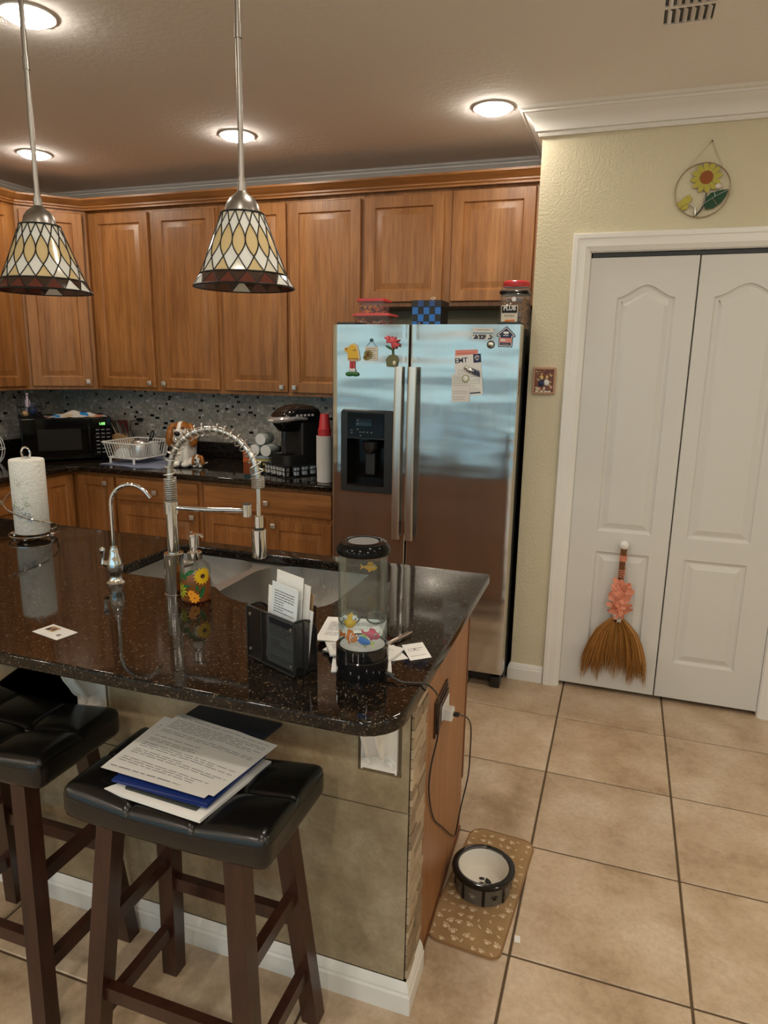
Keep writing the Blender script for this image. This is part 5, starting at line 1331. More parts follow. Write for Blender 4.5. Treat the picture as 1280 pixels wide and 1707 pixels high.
# local: x from -W (left) to 0, y 0 front .. D back
W, D, Ho = .158, .062, .122
fm = MB().box(-W, 0, 0, .0015, .004, Ho); bk = MB()
fm.build('front_mesh', MESHM, t, smooth=False)
MB().box(-W, 0, D-.0015, D, .004, Ho+.02).build('back_mesh', MESHM, t, smooth=False)
def side(x): 
    pr = [(0, .004), (D, .004), (D, .085)] + [(D-.0+(-.0)-(D*.72)*(1-math.cos(PI/2*k/8)), .085+(Ho-.085)*math.sin(PI/2*k/8)) for k in range(1, 9)] + [(0, Ho)]
    return pr
kx = Matrix(((0, 0, 1, 0), (1, 0, 0, 0), (0, 1, 0, 0), (0, 0, 0, 1)))
for x in (-W, -.0015): MB().prism(side(x), x, x+.0015, kx).build('side_mesh', MESHM, t, smooth=False)
MB().box(-W, 0, 0, D, .001, .004).build('base', BLACK, t)
mb = MB(); mb.tube([(-W, 0, .003), (-W, 0, Ho), (0, 0, Ho), (0, 0, .003)], .0028, 6)
for x in (-W, -.0008): mb.tube([(x, y, z) for y, z in side(x)[1:]] , .0028, 6)
mb.tube([(-W, 0, .003), (0, 0, .003), (0, D, .003), (-W, D, .003)], .0028, 6, closed=True)
mb.tube([(0, D*.42, .003), (0, D*.42, Ho-.005)], .0028, 6); mb.tube([(-W*.68, 0, .003), (-W*.68, 0, Ho)], .0024, 6); mb.tube([(-W, D, Ho+.02), (0, D, Ho+.02)], .0024, 6)
mb.build('wire_frame', BLACKWIRE, t)
for x in (-W+.010, -.010):
    for z in (.022, Ho-.018): MB().lathe([(.0045, -.001), (.0042, .002), (0, .0032)], 12, M=TR(x, 0, z) @ RX(PI/2)).build('stud', NICKEL, t)
org = t
def upright(name, label, cat, x0, x1, y, z0, z1, m, lean=0, rot=0, rows=0, seed=1, band=None, dy=.0012, zt=0):
    """a sheet standing in the organizer, given in the organizer's own frame"""
    w_, h = x1-x0, z1-z0
    o = MB().box(0, w_, 0, dy, 0, h).build(name, m, smooth=False)
    M_ = Matrix.Translation(org.location) @ RZ(OA) @ TR(x0, y, z0) @ RX(rad(lean)) @ RY(rad(rot)); o.matrix_world = M_; tag(o, label, cat)
    if rows:
        t_ = MB(); print_lines(t_, w_, h, rows, 0, lambda a, b: (a, -.0004, b), seed, .12, .08, .3); t_.build('print', INK, o, smooth=False)['kind'] = 'stuff'
    if band: MB().box(.01, w_, -.0003, .0004, band[0], band[1]).build('header_band', INKB, o, smooth=False)
    return o
upright('blue_leaflet', 'leaflet with a navy header seen through the front mesh of the organizer', 'leaflet', -.100, -.004, .0075, .008, .112, PAPERB, rows=16, seed=3, band=(.090, .104))
upright('clinic_letter', 'tall white letter with printed text, frontmost in the organizer', 'letter', -.105, -.020, .0125, .008, .187, mat('cool_white_paper', (.68, .74, .79), .8), lean=-4, rot=2, rows=26, seed=6)
upright('white_envelope', 'narrow white envelope left of the printed letter in the organizer', 'envelope', -.118, -.05, .0185, .008, .172, PAPERW, lean=-4, rot=0)
upright('white_envelope', 'tallest white envelope standing behind the printed letter in the organizer', 'envelope', -.108, -.022, .028, .008, .208, PAPERW, lean=-4, rot=1.5, rows=0)
upright('white_envelope', 'white envelope with a grey edge just right of the printed letter in the organizer', 'envelope', -.080, -.006, .0335, .008, .194, PAPER, lean=-4, rot=2)
upright('window_envelope', 'wide white envelope at the right side of the organizer', 'envelope', -.098, -.004, .0405, .012, .148, mat('soft_white_envelope', (.70, .70, .71), .8), lean=-2, rot=6)
upright('kraft_envelope', 'brown kraft envelope at the back of the organizer', 'envelope', -.105, -.010, .050, .008, .176, KRAFT, lean=-2, rot=3)
# toy fish lamp
tx, ty = -.316, -1.688
t = thing('fish_lamp', 'clear water-filled cylinder lamp with toy fish and a black lid and base', 'lamp', (tx, ty, ZI))
rT = .0520
MB().lathe([(rT+.003, 0), (rT+.004, .003), (rT+.004, .040), (rT+.002, .042), (rT+.002, .044), (rT+.004, .046), (rT+.004, .066), (rT-.002, .068), (rT-.003, .060), (0, .060)], 48).build('base', BLACKG, t)
MB().lathe([(rT-.004, .267), (rT+.003, .267), (rT+.0045, .270), (rT+.0045, .278), (rT-.004, .290), (rT-.012, .292), (.034, .292), (.033, .289), (0, .289)], 48).build('lid', mat('satin_black_lid', (.006, .006, .006), .12, IOR=1.22), t)
MB().lathe([(.0325, .2895), (.031, .291), (0, .2912)], 32).build('lid_disc', mat('grey_rubber_disc', (.16, .16, .16), .5), t)
MB().lathe([(rT-.0005, .0605), (rT-.0005, .268)], 48, cap=False).build('tube', GLASS, t)
MB().lathe([(0, .0625), (rT-.0028, .0625), (rT-.0028, .248), (rT-.006, .2475), (0, .2475)], 48, cap=False).build('water', WATER, t)
MB().lathe([(rT-.004, .0655), (rT-.010, .0665), (0, .0668)], 32, cap=True).build('white_gravel', PAPERW, t)
def toyfish(name, label, x, y, z, s, rz, m, bands=None, tail=None, eyes=True, round_=False):
    f = thing(name, label, 'toy fish', (tx+x, ty+y, ZI+z), rz, 'toy fish in the cylinder lamp')
    M = Matrix.Scale(s, 4)
    pr = [(-.5, .10), (-.42, .14), (-.2, .27), (.05, .34), (.28, .28), (.43, .16), (.5, .02)] if not round_ else [(-.5, .12), (-.4, .30), (-.15, .46), (.1, .48), (.33, .38), (.46, .2), (.5, .02)]
    mb = MB(); mb.lathe([(r_*.8, x_) for x_, r_ in pr], 14, M=M @ Matrix.Scale(.62 if not round_ else .9, 4, (0, 1, 0)) @ RY(PI/2)); mb.build('body', m, f, ang=80)
    kf = M @ RX(PI/2)
    fins = MB(); fins.prism([(-.45, .0), (-.78, .22), (-.70, 0), (-.78, -.22)], -.03, .03, kf); fins.prism([(-.25, .18), (-.15, .42), (.15, .40), (.25, .2)], -.025, .025, kf); fins.prism([(-.2, -.18), (-.1, -.40), (.08, -.22)], -.025, .025, kf)
    fins.build('fins', tail or m, f)
    if bands:
        bm2 = MB()
        for x_, r_ in bands: bm2.lathe([(r_*.82, x_-.035), (r_*.84, x_), (r_*.82, x_+.035)], 14, M=M @ Matrix.Scale(.62, 4, (0, 1, 0)) @ RY(PI/2), cap=False)
        bm2.build('bands', PAPERW, f, ang=80)
    for sy in (-1, 1):
        e = .16 if not round_ else .26
        MB().ball((.30, sy*e, .12 if not round_ else .30), .075 if not round_ else .15, M, u=10, v=7).build('eye', PAPERW, f)
        MB().ball((.345 if not round_ else .38, sy*(e+.04), .13 if not round_ else .30), .042 if not round_ else .07, M, u=8, v=6).build('pupil', BLACKN, f)
    return f
# fish float just inside the water; the photo shows four near the bottom and one at the surface
toyfish('toy_fish', 'orange toy fish with white bands at the bottom left of the water cylinder', -.018, -.024, .086, .040, rad(-20), ORANGE, [(-.2, .27), (.12, .335)])
toyfish('toy_fish', 'blue toy fish with a pale green tail at the bottom right of the water cylinder', .014, -.030, .085, .036, rad(160), BLUE, None, mat('pale_green_vinyl', (.45, .55, .18), .4))
toyfish('toy_fish', 'pink toy fish behind the blue one in the water cylinder', .026, -.010, .092, .036, rad(-10), PINK)
toyfish('toy_fish', 'big-eyed round yellow toy fish floating above the orange one', -.022, -.014, .118, .038, rad(-75), YEL, round_=True)
toyfish('toy_fish', 'orange and yellow toy fish floating at the top of the water cylinder', .016, .0, .236, .028, rad(10), mat('amber_vinyl', (.75, .38, .03), .4))
# papers, glasses and pen behind the lamp
z = ZI
def pile(name, label, cat, x, y, w_, h, rot, m, rows, seed, th):
    global z
    o = card(name, label, cat, x, y, w_, h, rot, m, rows, z, seed, th=th); z += th+.0006; return o
pile('white_envelope', 'lowest white envelope of the pile behind the fish lamp', 'envelope', -.335, -1.640, .13, .11, 20, PAPERW, 0, 1, .003)
pile('folded_letter', 'folded white letter in the middle of the pile behind the fish lamp', 'letter', -.350, -1.590, .16, .10, -8, PAPERW, 9, 2, .004)
pile('folded_letter', 'folded grey-white letter just under the top sheet behind the fish lamp', 'letter', -.385, -1.575, .12, .12, 32, PAPER, 8, 3, .004)
pile('printed_sheet', 'printed white sheet under the folded glasses behind the fish lamp', 'paper', -.410, -1.510, .15, .15, 12, PAPERW, 12, 4, .003)
t = thing('reading_glasses', 'folded dark-rimmed reading glasses lying on the papers behind the fish lamp', 'glasses', (-.395, -1.475, z), rad(28))
for sx in (-1, 1):
    lp = [(sx*.034+.026*math.cos(k*PI/10), .004*math.sin(k*PI/10), .021+.017*math.sin(k*PI/10)) for k in range(20)]
    MB().tube(lp, .0022, 6, closed=True).build('rim', DARKGREY, t)
    MB().prism([(q[0], q[2]) for q in lp], -.0006, .0006, RX(PI/2)).build('lens', GLASS, t)
    MB().tube([(sx*.060, .002, .03), (sx*.056, .012, .026), (-sx*.035, .018+.004*sx, .012), (-sx*.050, .019+.004*sx, .003)], .0020, 6).build('temple', DARKGREY, t)
MB().tube([(-.009, 0, .026), (0, -.001, .029), (.009, 0, .026)], .002, 6).build('bridge', DARKGREY, t)
def quadcard(name, label, cat, P, z, rows, seed, th=.0008):
    c = sum((Vector(q) for q in P), Vector((0, 0)))/4; L_ = [Vector(q)-c for q in P]
    o = MB().prism([(q.x, q.y) for q in L_], 0, th).build(name, PAPERW, smooth=False); o.location = (c.x, c.y, z); tag(o, label, cat)
    t_ = MB(); A_, B_, C_, D_ = L_
    def pf(u, v): q = A_*(1-u)*(1-v)+B_*u*(1-v)+C_*u*v+D_*(1-u)*v; return (q.x, q.y, th+.0002)
    print_lines(t_, 1, 1, rows, 0, pf, seed, .14, .16, .25, gaps=.3)
    e = [pf(.46+.045*math.cos(k*PI/5), .62+.06*math.sin(k*PI/5)) for k in range(10)]; t_.add(e, [tuple(range(10))])
    t_.build('print', INKG, o, smooth=False)['kind'] = 'stuff'
quadcard('business_card', 'white card half hidden behind the right side of the fish lamp base', 'card', [(-.336, -1.560), (-.281, -1.621), (-.243, -1.588), (-.298, -1.527)], ZI, 3, 4)
quadcard('business_card', 'white business card with printed lines at the right end of the island', 'card', [(-.235, -1.599), (-.195, -1.565), (-.238, -1.490), (-.279, -1.525)], ZI+.0012, 6, 8)
t = thing('ballpoint_pen', 'silver ballpoint pen lying behind the two white cards', 'pen', (-.300, -1.515, ZI+.0065), math.atan2(.085, .031))
MB().tube([(-.066, 0, 0), (-.055, 0, 0), (.050, 0, 0), (.058, 0, 0)], [.0015, .0048, .0048, .004], 10).build('barrel', mat('pale_rose_metal', (.55, .45, .42), .25, .8), t)
MB().box(.015, .056, -.0015, .0015, .0046, .0062).tube([(.057, 0, 0), (.068, 0, 0)], .0022, 8).build('clip', CHROME, t)
# usb cord and charger
ch = thing('usb_charger', 'white charger cube plugged into the outlet on the island end', 'charger', (-.2135, -1.343, .664))
MB().box(-.0005, .026, -.016, .016, -.016, .016, .004).build('cube', WHITEP, ch)
cd = thing('usb_cable', 'thin black cable from the fish lamp down the island end to the charger', 'cord', (-.2, -1.45, .5))
def spline(P, n=10):
    P = [Vector(q) for q in P]; out = []
    for i in range(len(P)-1):
        p0, p1, p2, p3 = P[max(i-1, 0)], P[i], P[i+1], P[min(i+2, len(P)-1)]
        for k in range(n):
            u = k/n; out.append(.5*((2*p1)+(p2-p0)*u+(2*p0-5*p1+4*p2-p3)*u*u+(3*p1-p0-3*p2+p3)*u**3))
    return out+[P[-1]]
cp_ = [(tx+rT+.005, ty-.01, .926), (-.225, -1.712, .920), (-.20, -1.706, .9175), (-.176, -1.695, .9155), (-.164, -1.67, .895), (-.170, -1.60, .845), (-.190, -1.50, .775), (-.212, -1.42, .70), (-.2135, -1.40, .63), (-.219, -1.44, .56), (-.219, -1.45, .49), (-.222, -1.38, .37), (-.226, -1.25, .25), (-.229, -1.12, .13),
       (-.228, -1.06, .085), (-.222, -1.06, .12), (-.205, -1.10, .22), (-.190, -1.085, .32), (-.186, -1.09, .41), (-.178, -1.14, .52), (-.172, -1.235, .60), (-.172, -1.31, .645), (-.176, -1.335, .661), (-.182, -1.343, .664)]
off = Vector((-.2, -1.45, .5))
MB().tube([q-off for q in spline(cp_, 8)], .0022, 7).build('cable', BLACK, cd)
MB().box(-.1870, -.172, -1.350, -1.336, .660, .668, .001, TR(*(-off))).build('usb_plug', BLACK, cd)
MB().tube([Vector((tx+rT+.0045, ty-.01, .926))-off, Vector((tx+rT+.026, ty-.013, .9235))-off], .0042, 8).build('power_plug', BLACK, cd)

# ================================================================== STOOLS
def stool(xc, yc, rz, label, group=None):
    t = thing('bar_stool', label, 'bar stool', (xc, yc, 0), rz)
    hw, hd, zt, th = .240, .136, .708, .078
    nu, nv = 24, 14; vs = []; fs = []
    def dep(x): return .020*(1-(x/hw)**2)
    # padded saddle seat: rounded block, dipped in the middle, tufted seams
    bm = bmesh.new(); bmesh.ops.create_cube(bm, size=1); bmesh.ops.scale(bm, vec=(2*hw, 2*hd, th), verts=bm.verts)
    bmesh.ops.bevel(bm, geom=bm.edges[:], offset=.022, segments=4, profile=.5, affect='EDGES')
    grooves = {0: (-.075, .075), 1: (0.,)}
    for ax, n_ in ((0, 20), (1, 12)):
        for q_ in [(-1+2*k/n_)*(hw if ax == 0 else hd)*.9 for k in range(1, n_)] + [g_+e_ for g_ in grooves[ax] for e_ in (-.011, -.006, -.003, 0.0001, .003, .006, .011)]:
            co = Vector((0, 0, 0)); co[ax] = q_; no = Vector((0, 0, 0)); no[ax] = 1
            bmesh.ops.bisect_plane(bm, geom=bm.verts[:]+bm.edges[:]+bm.faces[:], plane_co=co, plane_no=no)
    sx_ = [-.075, .075]
    for v in bm.verts:
        x, y, z0 = v.co; up = max(0, min(1, (z0/th+.5)))
        v.co.z -= dep(x)*(.35+.65*up)
        if z0 > th*.3:
            s_ = min(abs(x-a) for a in sx_); v.co.z -= .0045*math.exp(-(s_/.0055)**2)
            v.co.z -= .0045*math.exp(-(y/.0055)**2)
            cx_ = min((-.157, 0., .157), key=lambda c_: abs(c_-x)); v.co.z += .009*max(0, 1-((x-cx_)/.085)**2)*max(0, 1-((abs(y)-.068)/.070)**2)
            for a in sx_: v.co.z -= .010*math.exp(-((x-a)**2+y*y)/.0005)
    mb = MB(); mb.addbm(bm, TR(0, 0, zt-th/2)); st = mb.build('seat', LEATHER, t, ang=70)
    for a in sx_: MB().ball((a, 0, zt-dep(a)-.010), (.010, .010, .005)).build('button', LEATHER, st)
    zz = lambda x: zt-dep(x)-.0145
    pip = MB()
    for sy in (-1, 1): pip.tube([(x, sy*(hd-.001), zt-.020-dep(x)*.9) for x in [-hw+.02+k*(2*hw-.04)/16 for k in range(17)]], .0018, 5)
    for sx in (-1, 1): pip.tube([(sx*(hw-.001), y, zt-.020) for y in (-hd+.02, 0, hd-.02)], .0018, 5)
    pip.build('piping', LEATHER, st)
    zl = zt-th-.004
    MB().box(-.185, .185, -.105, .105, zl-.012, zl+.004).build('seat_board', BLACK, t)
    F = {}
    for sx in (-1, 1):
        for sy in (-1, 1):
            a = Vector((sx*.150, sy*.092, zl-.002)); b2 = Vector((sx*.200, sy*.145, 0)); F[sx, sy] = (a, b2); w_ = .041
            vs = [q+Vector((ex*w_/2, ey*w_/2, 0)) for q in (b2, a) for ex, ey in ((-1, -1), (1, -1), (1, 1), (-1, 1))]
            MB().add(vs, [(3, 2, 1, 0), (4, 5, 6, 7), (0, 1, 5, 4), (1, 2, 6, 5), (2, 3, 7, 6), (3, 0, 4, 7)]).build('leg', CHERRY, t)
    def at(k, z): a, b2 = F[k]; return b2.lerp(a, z/a.z)
    for k1, k2, z_ in (((-1, -1), (1, -1), .222), ((-1, 1), (1, 1), .300), ((-1, -1), (-1, 1), .372), ((1, -1), (1, 1), .372), ((-1, -1), (-1, 1), .152), ((1, -1), (1, 1), .152)):
        MB().bar(at(k1, z_), at(k2, z_), .022, .034).build('stretcher', CHERRY, t)
    return t
stool(-.622, -1.862, 0, 'right bar stool with a black leather saddle seat holding a pile of papers')
stool(-1.205, -1.815, 0, 'left bar stool with an empty black leather saddle seat')
# pile on the right stool
zs = .6955
def flatquad(name, m, label, cat, P, z, th, rows=0, seed=1, curl=None, fold=None, ink=INKG):
    """sheet given by four corners (in order) on a plane of height z"""
    c = sum((Vector(q) for q in P), Vector((0, 0)))/4; A_, B_, C_, D_ = [Vector(q)-c for q in P]
    def fn(u, v):
        q = A_*(1-u)*(1-v)+B_*u*(1-v)+C_*u*v+D_*(1-u)*v
        h = 0
        if curl: h = curl(u, v)
        return (q.x, q.y, th+h)
    mb = MB().sheet(fn, 16 if curl else 1, 10 if curl else 1, th)
    o = solo(mb, name, m, label, cat, (c.x, c.y, z), ang=40)
    if rows:
        t_ = MB()
        def pf(a, b):
            x, y, zz_ = fn(a, b); return (x, y, zz_+.0005)
        print_lines(t_, 1, 1, rows, 0, pf, seed, .05, .05, .28, gaps=.25); t_.build('print', ink, o, smooth=False)['kind'] = 'stuff'
    return o
# corners are front-left, front-right, back-right, back-left
z = zs
flatquad('notebook', PAPERW, 'white bound notebook at the bottom of the pile on the right stool', 'notebook', [(-.772, -1.968), (-.533, -1.985), (-.500, -1.760), (-.760, -1.740)], z, .007); z += .0075
flatquad('composition_book', mat('black_marbled_cover', (.02, .025, .02), .5), 'black marbled composition book in the pile on the right stool', 'notebook', [(-.730, -1.955), (-.555, -1.965), (-.525, -1.770), (-.715, -1.750)], z, .005); z += .0055
for k, l in enumerate(('lower glossy blue folder in the pile on the right stool', 'upper glossy blue folder just under the printed sheets on the right stool')):
    flatquad('blue_folder', BLUEP, l, 'folder', [(-.768+.004*k, -1.950-.003*k), (-.535, -1.958+.003*k), (-.515, -1.755), (-.765, -1.735)], z, .004); z += .0045
o = flatquad('navy_folder', NAVY, 'dark navy folder at the back of the pile on the right stool', 'folder', [(-.785, -1.80), (-.560, -1.83), (-.535, -1.640), (-.768, -1.633)], z, .006); z += .0065
cl = lambda u, v: .004*math.sin(PI*u)*(1-v) + .010*max(0, (.55-abs(u-.62)))*.3
flatquad('printed_sheet', PAPER, 'lower printed white sheet showing at the left of the pile on the right stool', 'paper', [(-.806, -1.936), (-.545, -1.950), (-.515, -1.735), (-.812, -1.712)], z, .0006, 20, 4, None, ink=INKG); z += .0012
def fold(u, v): return .0022*math.exp(-((u-.60)/.10)**2)*(.4+.6*v)+.002*math.sin(PI*u)*math.sin(PI*v)
flatquad('printed_sheet', PAPER, 'top printed white sheet with a fold on the right stool', 'paper', [(-.806, -1.912), (-.530, -1.940), (-.498, -1.732), (-.785, -1.686)], z, .0006, 30, 7, fold, ink=INKG); z += .012

# ================================================================== WALL AND FLOOR THINGS
# stained-glass sunflower
t = thing('stained_glass_sunflower', 'round stained-glass sunflower hanging on a chain above the pantry door', 'wall ornament', (.395, YP-.012, 2.273))
SOL = mat('copper_solder', (.40, .30, .20), .3, 1.)
PETG = thin('yellow_stained_glass', (.62, .56, .10), .25, .15, tint=(.8, .75, .2)); CENG = mat('amber_ripple_glass', (.28, .085, .02), .15); LEFG = mat('dark_green_glass', (.012, .07, .035), .12)
MB().tube([(.104*math.cos(k*PI/24), 0, .104*math.sin(k*PI/24)) for k in range(48)], .0022, 6, closed=True).build('ring', SOL, t)
KZ = RX(PI/2)
def gpoly(name, pts, m, th=.003, lead=True):
    o = MB().prism(pts, -th/2, th/2, KZ).build(name, m, t, smooth=False)
    if lead: MB().tube([(x, 0, y) for x, y in pts], .0016, 5, closed=True).build('solder_line', SOL, o)
    return o
fc = (.010, .048)
for k in range(12):
    a = rad(8+30*k); L0, L1, ww = .024, .060, .0115
    pr = [(L0, -.005), (L0+.014, -ww), (L0+.026, -ww*.75), (L1, 0), (L0+.026, ww*.75), (L0+.014, ww), (L0, .005)]
    gpoly('petal', [(fc[0]+x*math.cos(a)-y*math.sin(a), fc[1]+x*math.sin(a)+y*math.cos(a)) for x, y in pr], PETG)
gpoly('flower_centre', [(fc[0]+.0255*math.cos(k*PI/10), fc[1]+.0255*math.sin(k*PI/10)) for k in range(20)], CENG, .005)
gpoly('leaf', [(.008, -.052), (.016, -.030), (.032, -.012), (.060, -.004), (.098, -.001), (.090, -.026), (.074, -.052), (.046, -.072), (.020, -.074)], LEFG)
MB().tube([(.012, -.003, -.050), (.05, -.003, -.025), (.098, -.003, -.002)], .0012, 5).tube([(.04, -.003, -.032), (.06, -.003, -.058)], .0009, 5).tube([(.05, -.003, -.026), (.045, -.003, -.010)], .0009, 5).build('leaf_vein', SILVER, t)
for pr in ([(-.082, -.040), (-.060, -.020), (-.048, -.048), (-.070, -.058)], [(-.060, -.018), (-.046, -.016), (-.036, -.034), (-.048, -.048)], [(-.070, -.060), (-.046, -.050), (-.052, -.070), (-.078, -.074)], [(-.096, -.046), (-.083, -.040), (-.071, -.058), (-.080, -.068)]): gpoly('bud_petal', pr, PETG)
MB().tube([(.016, 0, -.012), (.014, 0, -.050), (.0, 0, -.078), (-.022, 0, -.101)], .0032, 6).build('stem', BLACK, t)
MB().tube([(-.044, 0, -.052), (-.022, 0, -.066), (-.018, 0, -.10)], .0030, 6).build('bud_stem', SILVER, t)
MB().ball((.058, -.004, .012), (.012, .006, .011), u=8, v=5).build('crystal', mat('pale_crystal', (.7, .62, .58), .05), t)
nail = Vector((.017, .006, .185))
for e in (Vector((-.075, 0, .072)), Vector((.065, 0, .083))):
    mb = MB(); n = 22
    for k in range(n):
        c = e.lerp(nail, (k+.5)/n); d = (nail-e)/n; sd = Vector((0, 1, 0)) if k % 2 else d.normalized().cross(Vector((0, 1, 0)))
        mb.tube([c-d*.6, c-d*.3+sd*.0018, c+d*.3+sd*.0018, c+d*.6, c+d*.3-sd*.0018, c-d*.3-sd*.0018], .0005, 4, closed=True)
    mb.build('chain', SOL, t)
MB().tube([nail+Vector((0, .008, 0)), nail+Vector((0, -.006, .001))], .0025, 8).build('nail', BLACK, t)
# carved plaque
t = thing('wall_plaque', 'small carved brown plaque with two figures on the wall beside the refrigerator', 'wall plaque', (-.190, YP, 1.493))
MB().box(-.046, .046, -.012, .0, -.058, .058, .001).build('back', mat('plaque_brown', (.20, .07, .035), .5), t)
mb = MB()
for a in ((-.049, .049, .050, .061), (-.049, .049, -.060, -.052), (-.050, -.043, -.058, .058), (.043, .050, -.058, .058)): mb.box(a[0], a[1], -.020, -.0, a[2], a[3], .002)
mb.build('frame', mat('plaque_frame', (.50, .27, .16), .45), t)
mb = MB(); rn = random.Random(8)
for k in range(60):
    x, zz_ = rn.uniform(-.040, .040), rn.uniform(-.048, .046); mb.mi = rn.randrange(4); mb.ball((x, -.013, zz_), (rn.uniform(.003, .008), .004, rn.uniform(.003, .007)), u=6, v=4)
o = mb.build('carved_relief', [mat('relief_rust', (.42, .15, .07), .5), mat('relief_tan', (.58, .40, .20), .5), mat('relief_plum', (.20, .05, .07), .5), mat('relief_cream', (.66, .57, .45), .5)], t); o['kind'] = 'stuff'
for x, zz_, m_, b_ in ((-.012, .014, mat('straw_hair', (.55, .38, .10), .5), INKB), (.012, .018, mat('brown_hair', (.25, .11, .04), .5), PAPERW)):
    MB().ball((x, -.019, zz_), (.011, .007, .011)).build('figure_hair', m_, t); MB().ball((x+.001, -.023, zz_-.003), (.0075, .005, .008)).build('figure_face', mat('relief_skin', (.60, .38, .22), .5), t)
    MB().ball((x, -.018, zz_-.026), (.012, .007, .015)).build('figure_body', b_, t)
mb = MB()
for x in (-.028, -.008, .010, .026): mb.box(x-.007, x+.007, -.0215, -.019, -.052, -.045)
mb.build('letter_blocks', CREAM, t)
# broom hung on the door knob
bx, bz = .228, .76
t = thing('decorative_broom', 'small straw broom with salmon ribbon flowers hanging from the left door knob', 'broom', (.225, YP-.024, .738))
mb = MB(); rn = random.Random(3)
for k in range(11):
    a = 2*PI*k/11; r_ = .011 if k else 0; mb.tube([(r_*math.cos(a), r_*math.sin(a)*.7, .01), (.9*r_*math.cos(a)-.002, r_*math.sin(a)*.7, -.12), (.8*r_*math.cos(a)-.003, r_*math.sin(a)*.6, -.30)], .0042, 5)
mb.build('handle', TWIG, t)
mb = MB()
for z0_, z1_, n_ in ((-.03, -.058, 6), (-.095, -.135, 4)): mb.tube([(.0150*math.cos(k*PI/5), .0115*math.sin(k*PI/5), z0_+(z1_-z0_)*k/(10*n_)) for k in range(10*n_)], .0022, 5)
mb.tube([(-.004, .012, .0), (-.006, .0, .03), (0, -.004, .034), (.006, 0, .03), (.004, .012, 0)], .0015, 5); mb.build('ribbon_wrap', SALMON, t)
def rosette(c, r_, n_, name):
    mb = MB()
    for lay, (rr_, tilt, m_) in enumerate(((r_, .15, n_), (r_*.78, .55, n_-3), (r_*.45, 1.0, 4))):
        for k in range(m_):
            a = 2*PI*k/m_+lay*.4+rn.uniform(-.2, .2); w_ = rr_*.30; r2 = rr_*rn.uniform(.8, 1.15); lift = -.004-.005*lay
            Mx = TR(*c) @ RY(-a) @ RX(rn.uniform(-.7, .7)) @ RZ(-tilt+rn.uniform(-.25, .25))
            q = [(0, lift, -w_*.3), (r2*.5, lift-.006, -w_), (r2*.95, lift, -w_*.6), (r2*1.05, lift+.003, 0), (r2*.95, lift, w_*.6), (r2*.5, lift-.006, w_), (0, lift, w_*.3)]
            mb.add(q + [(x, y+.0012, z_) for x, y, z_ in q], [(0, 1, 2, 3, 4, 5, 6), (13, 12, 11, 10, 9, 8, 7)] + [(i, (i+1) % 7, 7+(i+1) % 7, 7+i) for i in range(7)], Mx)
    mb.build(name, SALMON, t, smooth=False)
rosette((.004, -.022, -.190), .058, 12, 'ribbon_flower'); rosette((-.002, -.026, -.232), .050, 10, 'ribbon_flower'); rosette((.0, -.022, -.274), .055, 11, 'ribbon_flower')
mb = MB()
for cx_, cz_, r_ in ((-.006, -.315, .022), (.006, -.335, .018)):
    st_ = [(cx_+(r_ if k % 2 == 0 else r_*.42)*math.sin(k*PI/5), cz_+(r_ if k % 2 == 0 else r_*.42)*math.cos(k*PI/5)) for k in range(10)]
    mb.prism(st_, .034, .038, KZ)
mb.build('glitter_stars', SILVER, t)
MB().tube([(-.003, 0, -.29), (-.001, 0, -.355)], .020, 10, flat=(1, 0, 0)).build('binding', mat('brown_binding', (.06, .025, .015), .6), t)
STRAW = mat('dyed_straw', (.36, .165, .035), .6); tt = NT(STRAW); g = tt.n('NewGeometry').outputs['Random Per Island']; tt.col(tt.ramp(g, [(0, (.24, .095, .018)), (.5, (.42, .19, .042)), (1, (.62, .34, .11))]))
mb = MB()
for k in range(900):
    u = rn.uniform(-1, 1); u = math.copysign(abs(u)**.85, u); dpt = rn.uniform(-1, 1)
    L = (.285+.075*abs(u)**1.5)*rn.uniform(.72, 1.10); y0 = .010*dpt; y1 = -.004+.018*dpt*(1-.4*abs(u))
    xe = u*.152+rn.uniform(-.006, .006); ze = -.345-L*math.sqrt(max(.2, 1-.30*u*u))
    gap = .93+.07*math.sin(u*13+1.2); ze = -.345+(ze+.345)*gap
    pts = [(u*.020, y0, -.335), (u*.098, (y0+y1)/2-.004, -.345-.28*L*.8), (u*.142, y1, -.345-.62*L), (xe, y1+rn.uniform(-.003, .003), ze)]
    q = spline(pts, 2); mb.tube(q, [.00125]*(len(q)-2)+[.0008, .0003], 3, cap=False)
o = mb.build('bristles', STRAW, t); o['kind'] = 'stuff'
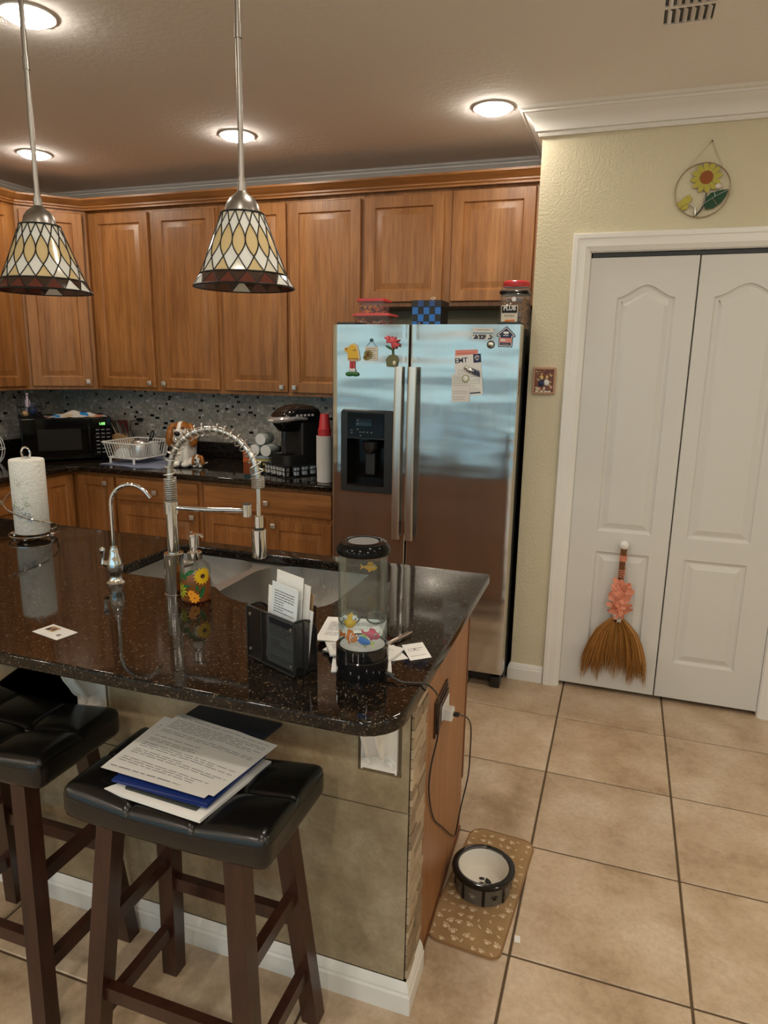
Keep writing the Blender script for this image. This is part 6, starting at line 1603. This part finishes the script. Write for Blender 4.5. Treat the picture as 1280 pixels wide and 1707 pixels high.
# dog bowl on its mat
mz = .0065
def matfn(u, v): 
    return (0, 0, 0)
mo = rrect(-.108, .108, -.255, .255, (.045, .03, .04, .05), 6)
mtm = mat('tan_paw_print_mat', (.38, .235, .11), .95); tt = NT(mtm); nz = tt.noise(tt.coord('Object'), 300, 2); tt.bump(nz, .3, .001); nz2 = tt.noise(tt.coord('Object'), 10, 3); tt.col(tt.ramp(nz2, [(.35, (.33, .20, .09)), (.65, (.42, .265, .13))]))
MX, MY, MR = -.112, -1.147, rad(-4)
dm_ = thing('pet_mat', 'tan paw-print feeding mat on the floor beside the island end', 'mat', (MX, MY, .0002), MR)
MB().prism(mo, 0, .0045).build('mat', mtm, dm_); MB().tube([(x, y, .0030) for x, y in offset_poly(mo, .002)], .0032, 5, closed=True).build('hem', mat('brown_hem', (.27, .15, .065), .9), dm_)
def paw(mb, x, y, s, a, z_):
    def el(cx_, cy_, rx_, ry_):
        P_ = []
        for k in range(8):
            b = k*PI/4; u, v = cx_+rx_*math.cos(b), cy_+ry_*math.sin(b); P_.append((x+s*(u*math.cos(a)-v*math.sin(a)), y+s*(u*math.sin(a)+v*math.cos(a)), z_))
        mb.add(P_, [tuple(range(8))])
    el(0, -.25, .55, .42)
    for q in (-.75, -.28, .28, .75): el(q, .38-.35*abs(q)+.12, .19, .26)
mb = MB(); rn = random.Random(12)
for i in range(7):
    for j in range(15):
        x = -.088+.029*i+rn.uniform(-.007, .007); y = -.235+.033*j+rn.uniform(-.008, .008)
        if rn.random() < .55: paw(mb, x, y, rn.uniform(.0085, .0135), rn.uniform(-.8, .8), .0048)
        else:
            a = rn.uniform(0, PI); L = rn.uniform(.004, .007)
            P_ = [(-L, -.0018), (L, -.0018), (L, .0018), (-L, .0018)]; mb.add([(x+u*math.cos(a)-v*math.sin(a), y+u*math.sin(a)+v*math.cos(a), .0048) for u, v in P_], [(0, 1, 2, 3)])
o = mb.build('paw_prints', mat('cream_print', (.74, .60, .42), .9), dm_, smooth=False); o['kind'] = 'stuff'
t = thing('dog_bowl', 'black and grey ceramic dog bowl with paw prints on the tan mat', 'dog bowl', (-.116, -1.155, .0049))
GREYB = mat('grey_bowl_glaze', (.12, .105, .085), .3)
MB().lathe([(0, .002), (.078, .0), (.083, .003), (.084, .055), (.086, .060)], 48, cap=False).build('outer_wall', GREYB, t)
MB().lathe([(.086, .0585), (.0935, .062), (.0955, .068), (.0945, .074), (.090, .0765), (.076, .0750), (.0755, .0735)], 48, cap=False).build('rim', BLACKN, t)
MB().lathe([(.0755, .0736), (.074, .066), (.071, .025), (.066, .014), (0, .012)], 48, cap=False).build('inside', CERAM, t)
mb = MB(); tp = MB(); paw(tp, .010, .010, .036, rad(100), .0128); mb.add(tp.v, tp.f); mb.build('paw_mark', BLACKN, t, smooth=False)
for k in range(8):
    a = rad(-78)+k*PI/4
    o = MB().bar((.0845*math.cos(a), .0845*math.sin(a), .004), (.0848*math.cos(a), .0848*math.sin(a), .060), .008, .003, upv=(math.cos(a), math.sin(a), 0)); o.build('divider', BLACKN, t)
    a += PI/8; tp = MB(); paw(tp, 0, 0, .0115, 0, 0)
    mb = MB(); mb.add([(.0858*math.cos(a+x/.084), .0858*math.sin(a+x/.084), .031+y) for x, y, _ in tp.v], tp.f); mb.build('paw_mark', BLACKN if k % 2 == 0 else mat('pale_paw', (.33, .29, .22), .4), t, smooth=False)
mb = MB(); mb.box(-.008, .008, -.012, .012, 0, .0012)
solo(mb, 'paper_scrap', PAPERW, 'tiny white paper scrap on the floor beside the tan mat', 'paper scrap', (.013, -1.312, .0003), rad(8), smooth=False)
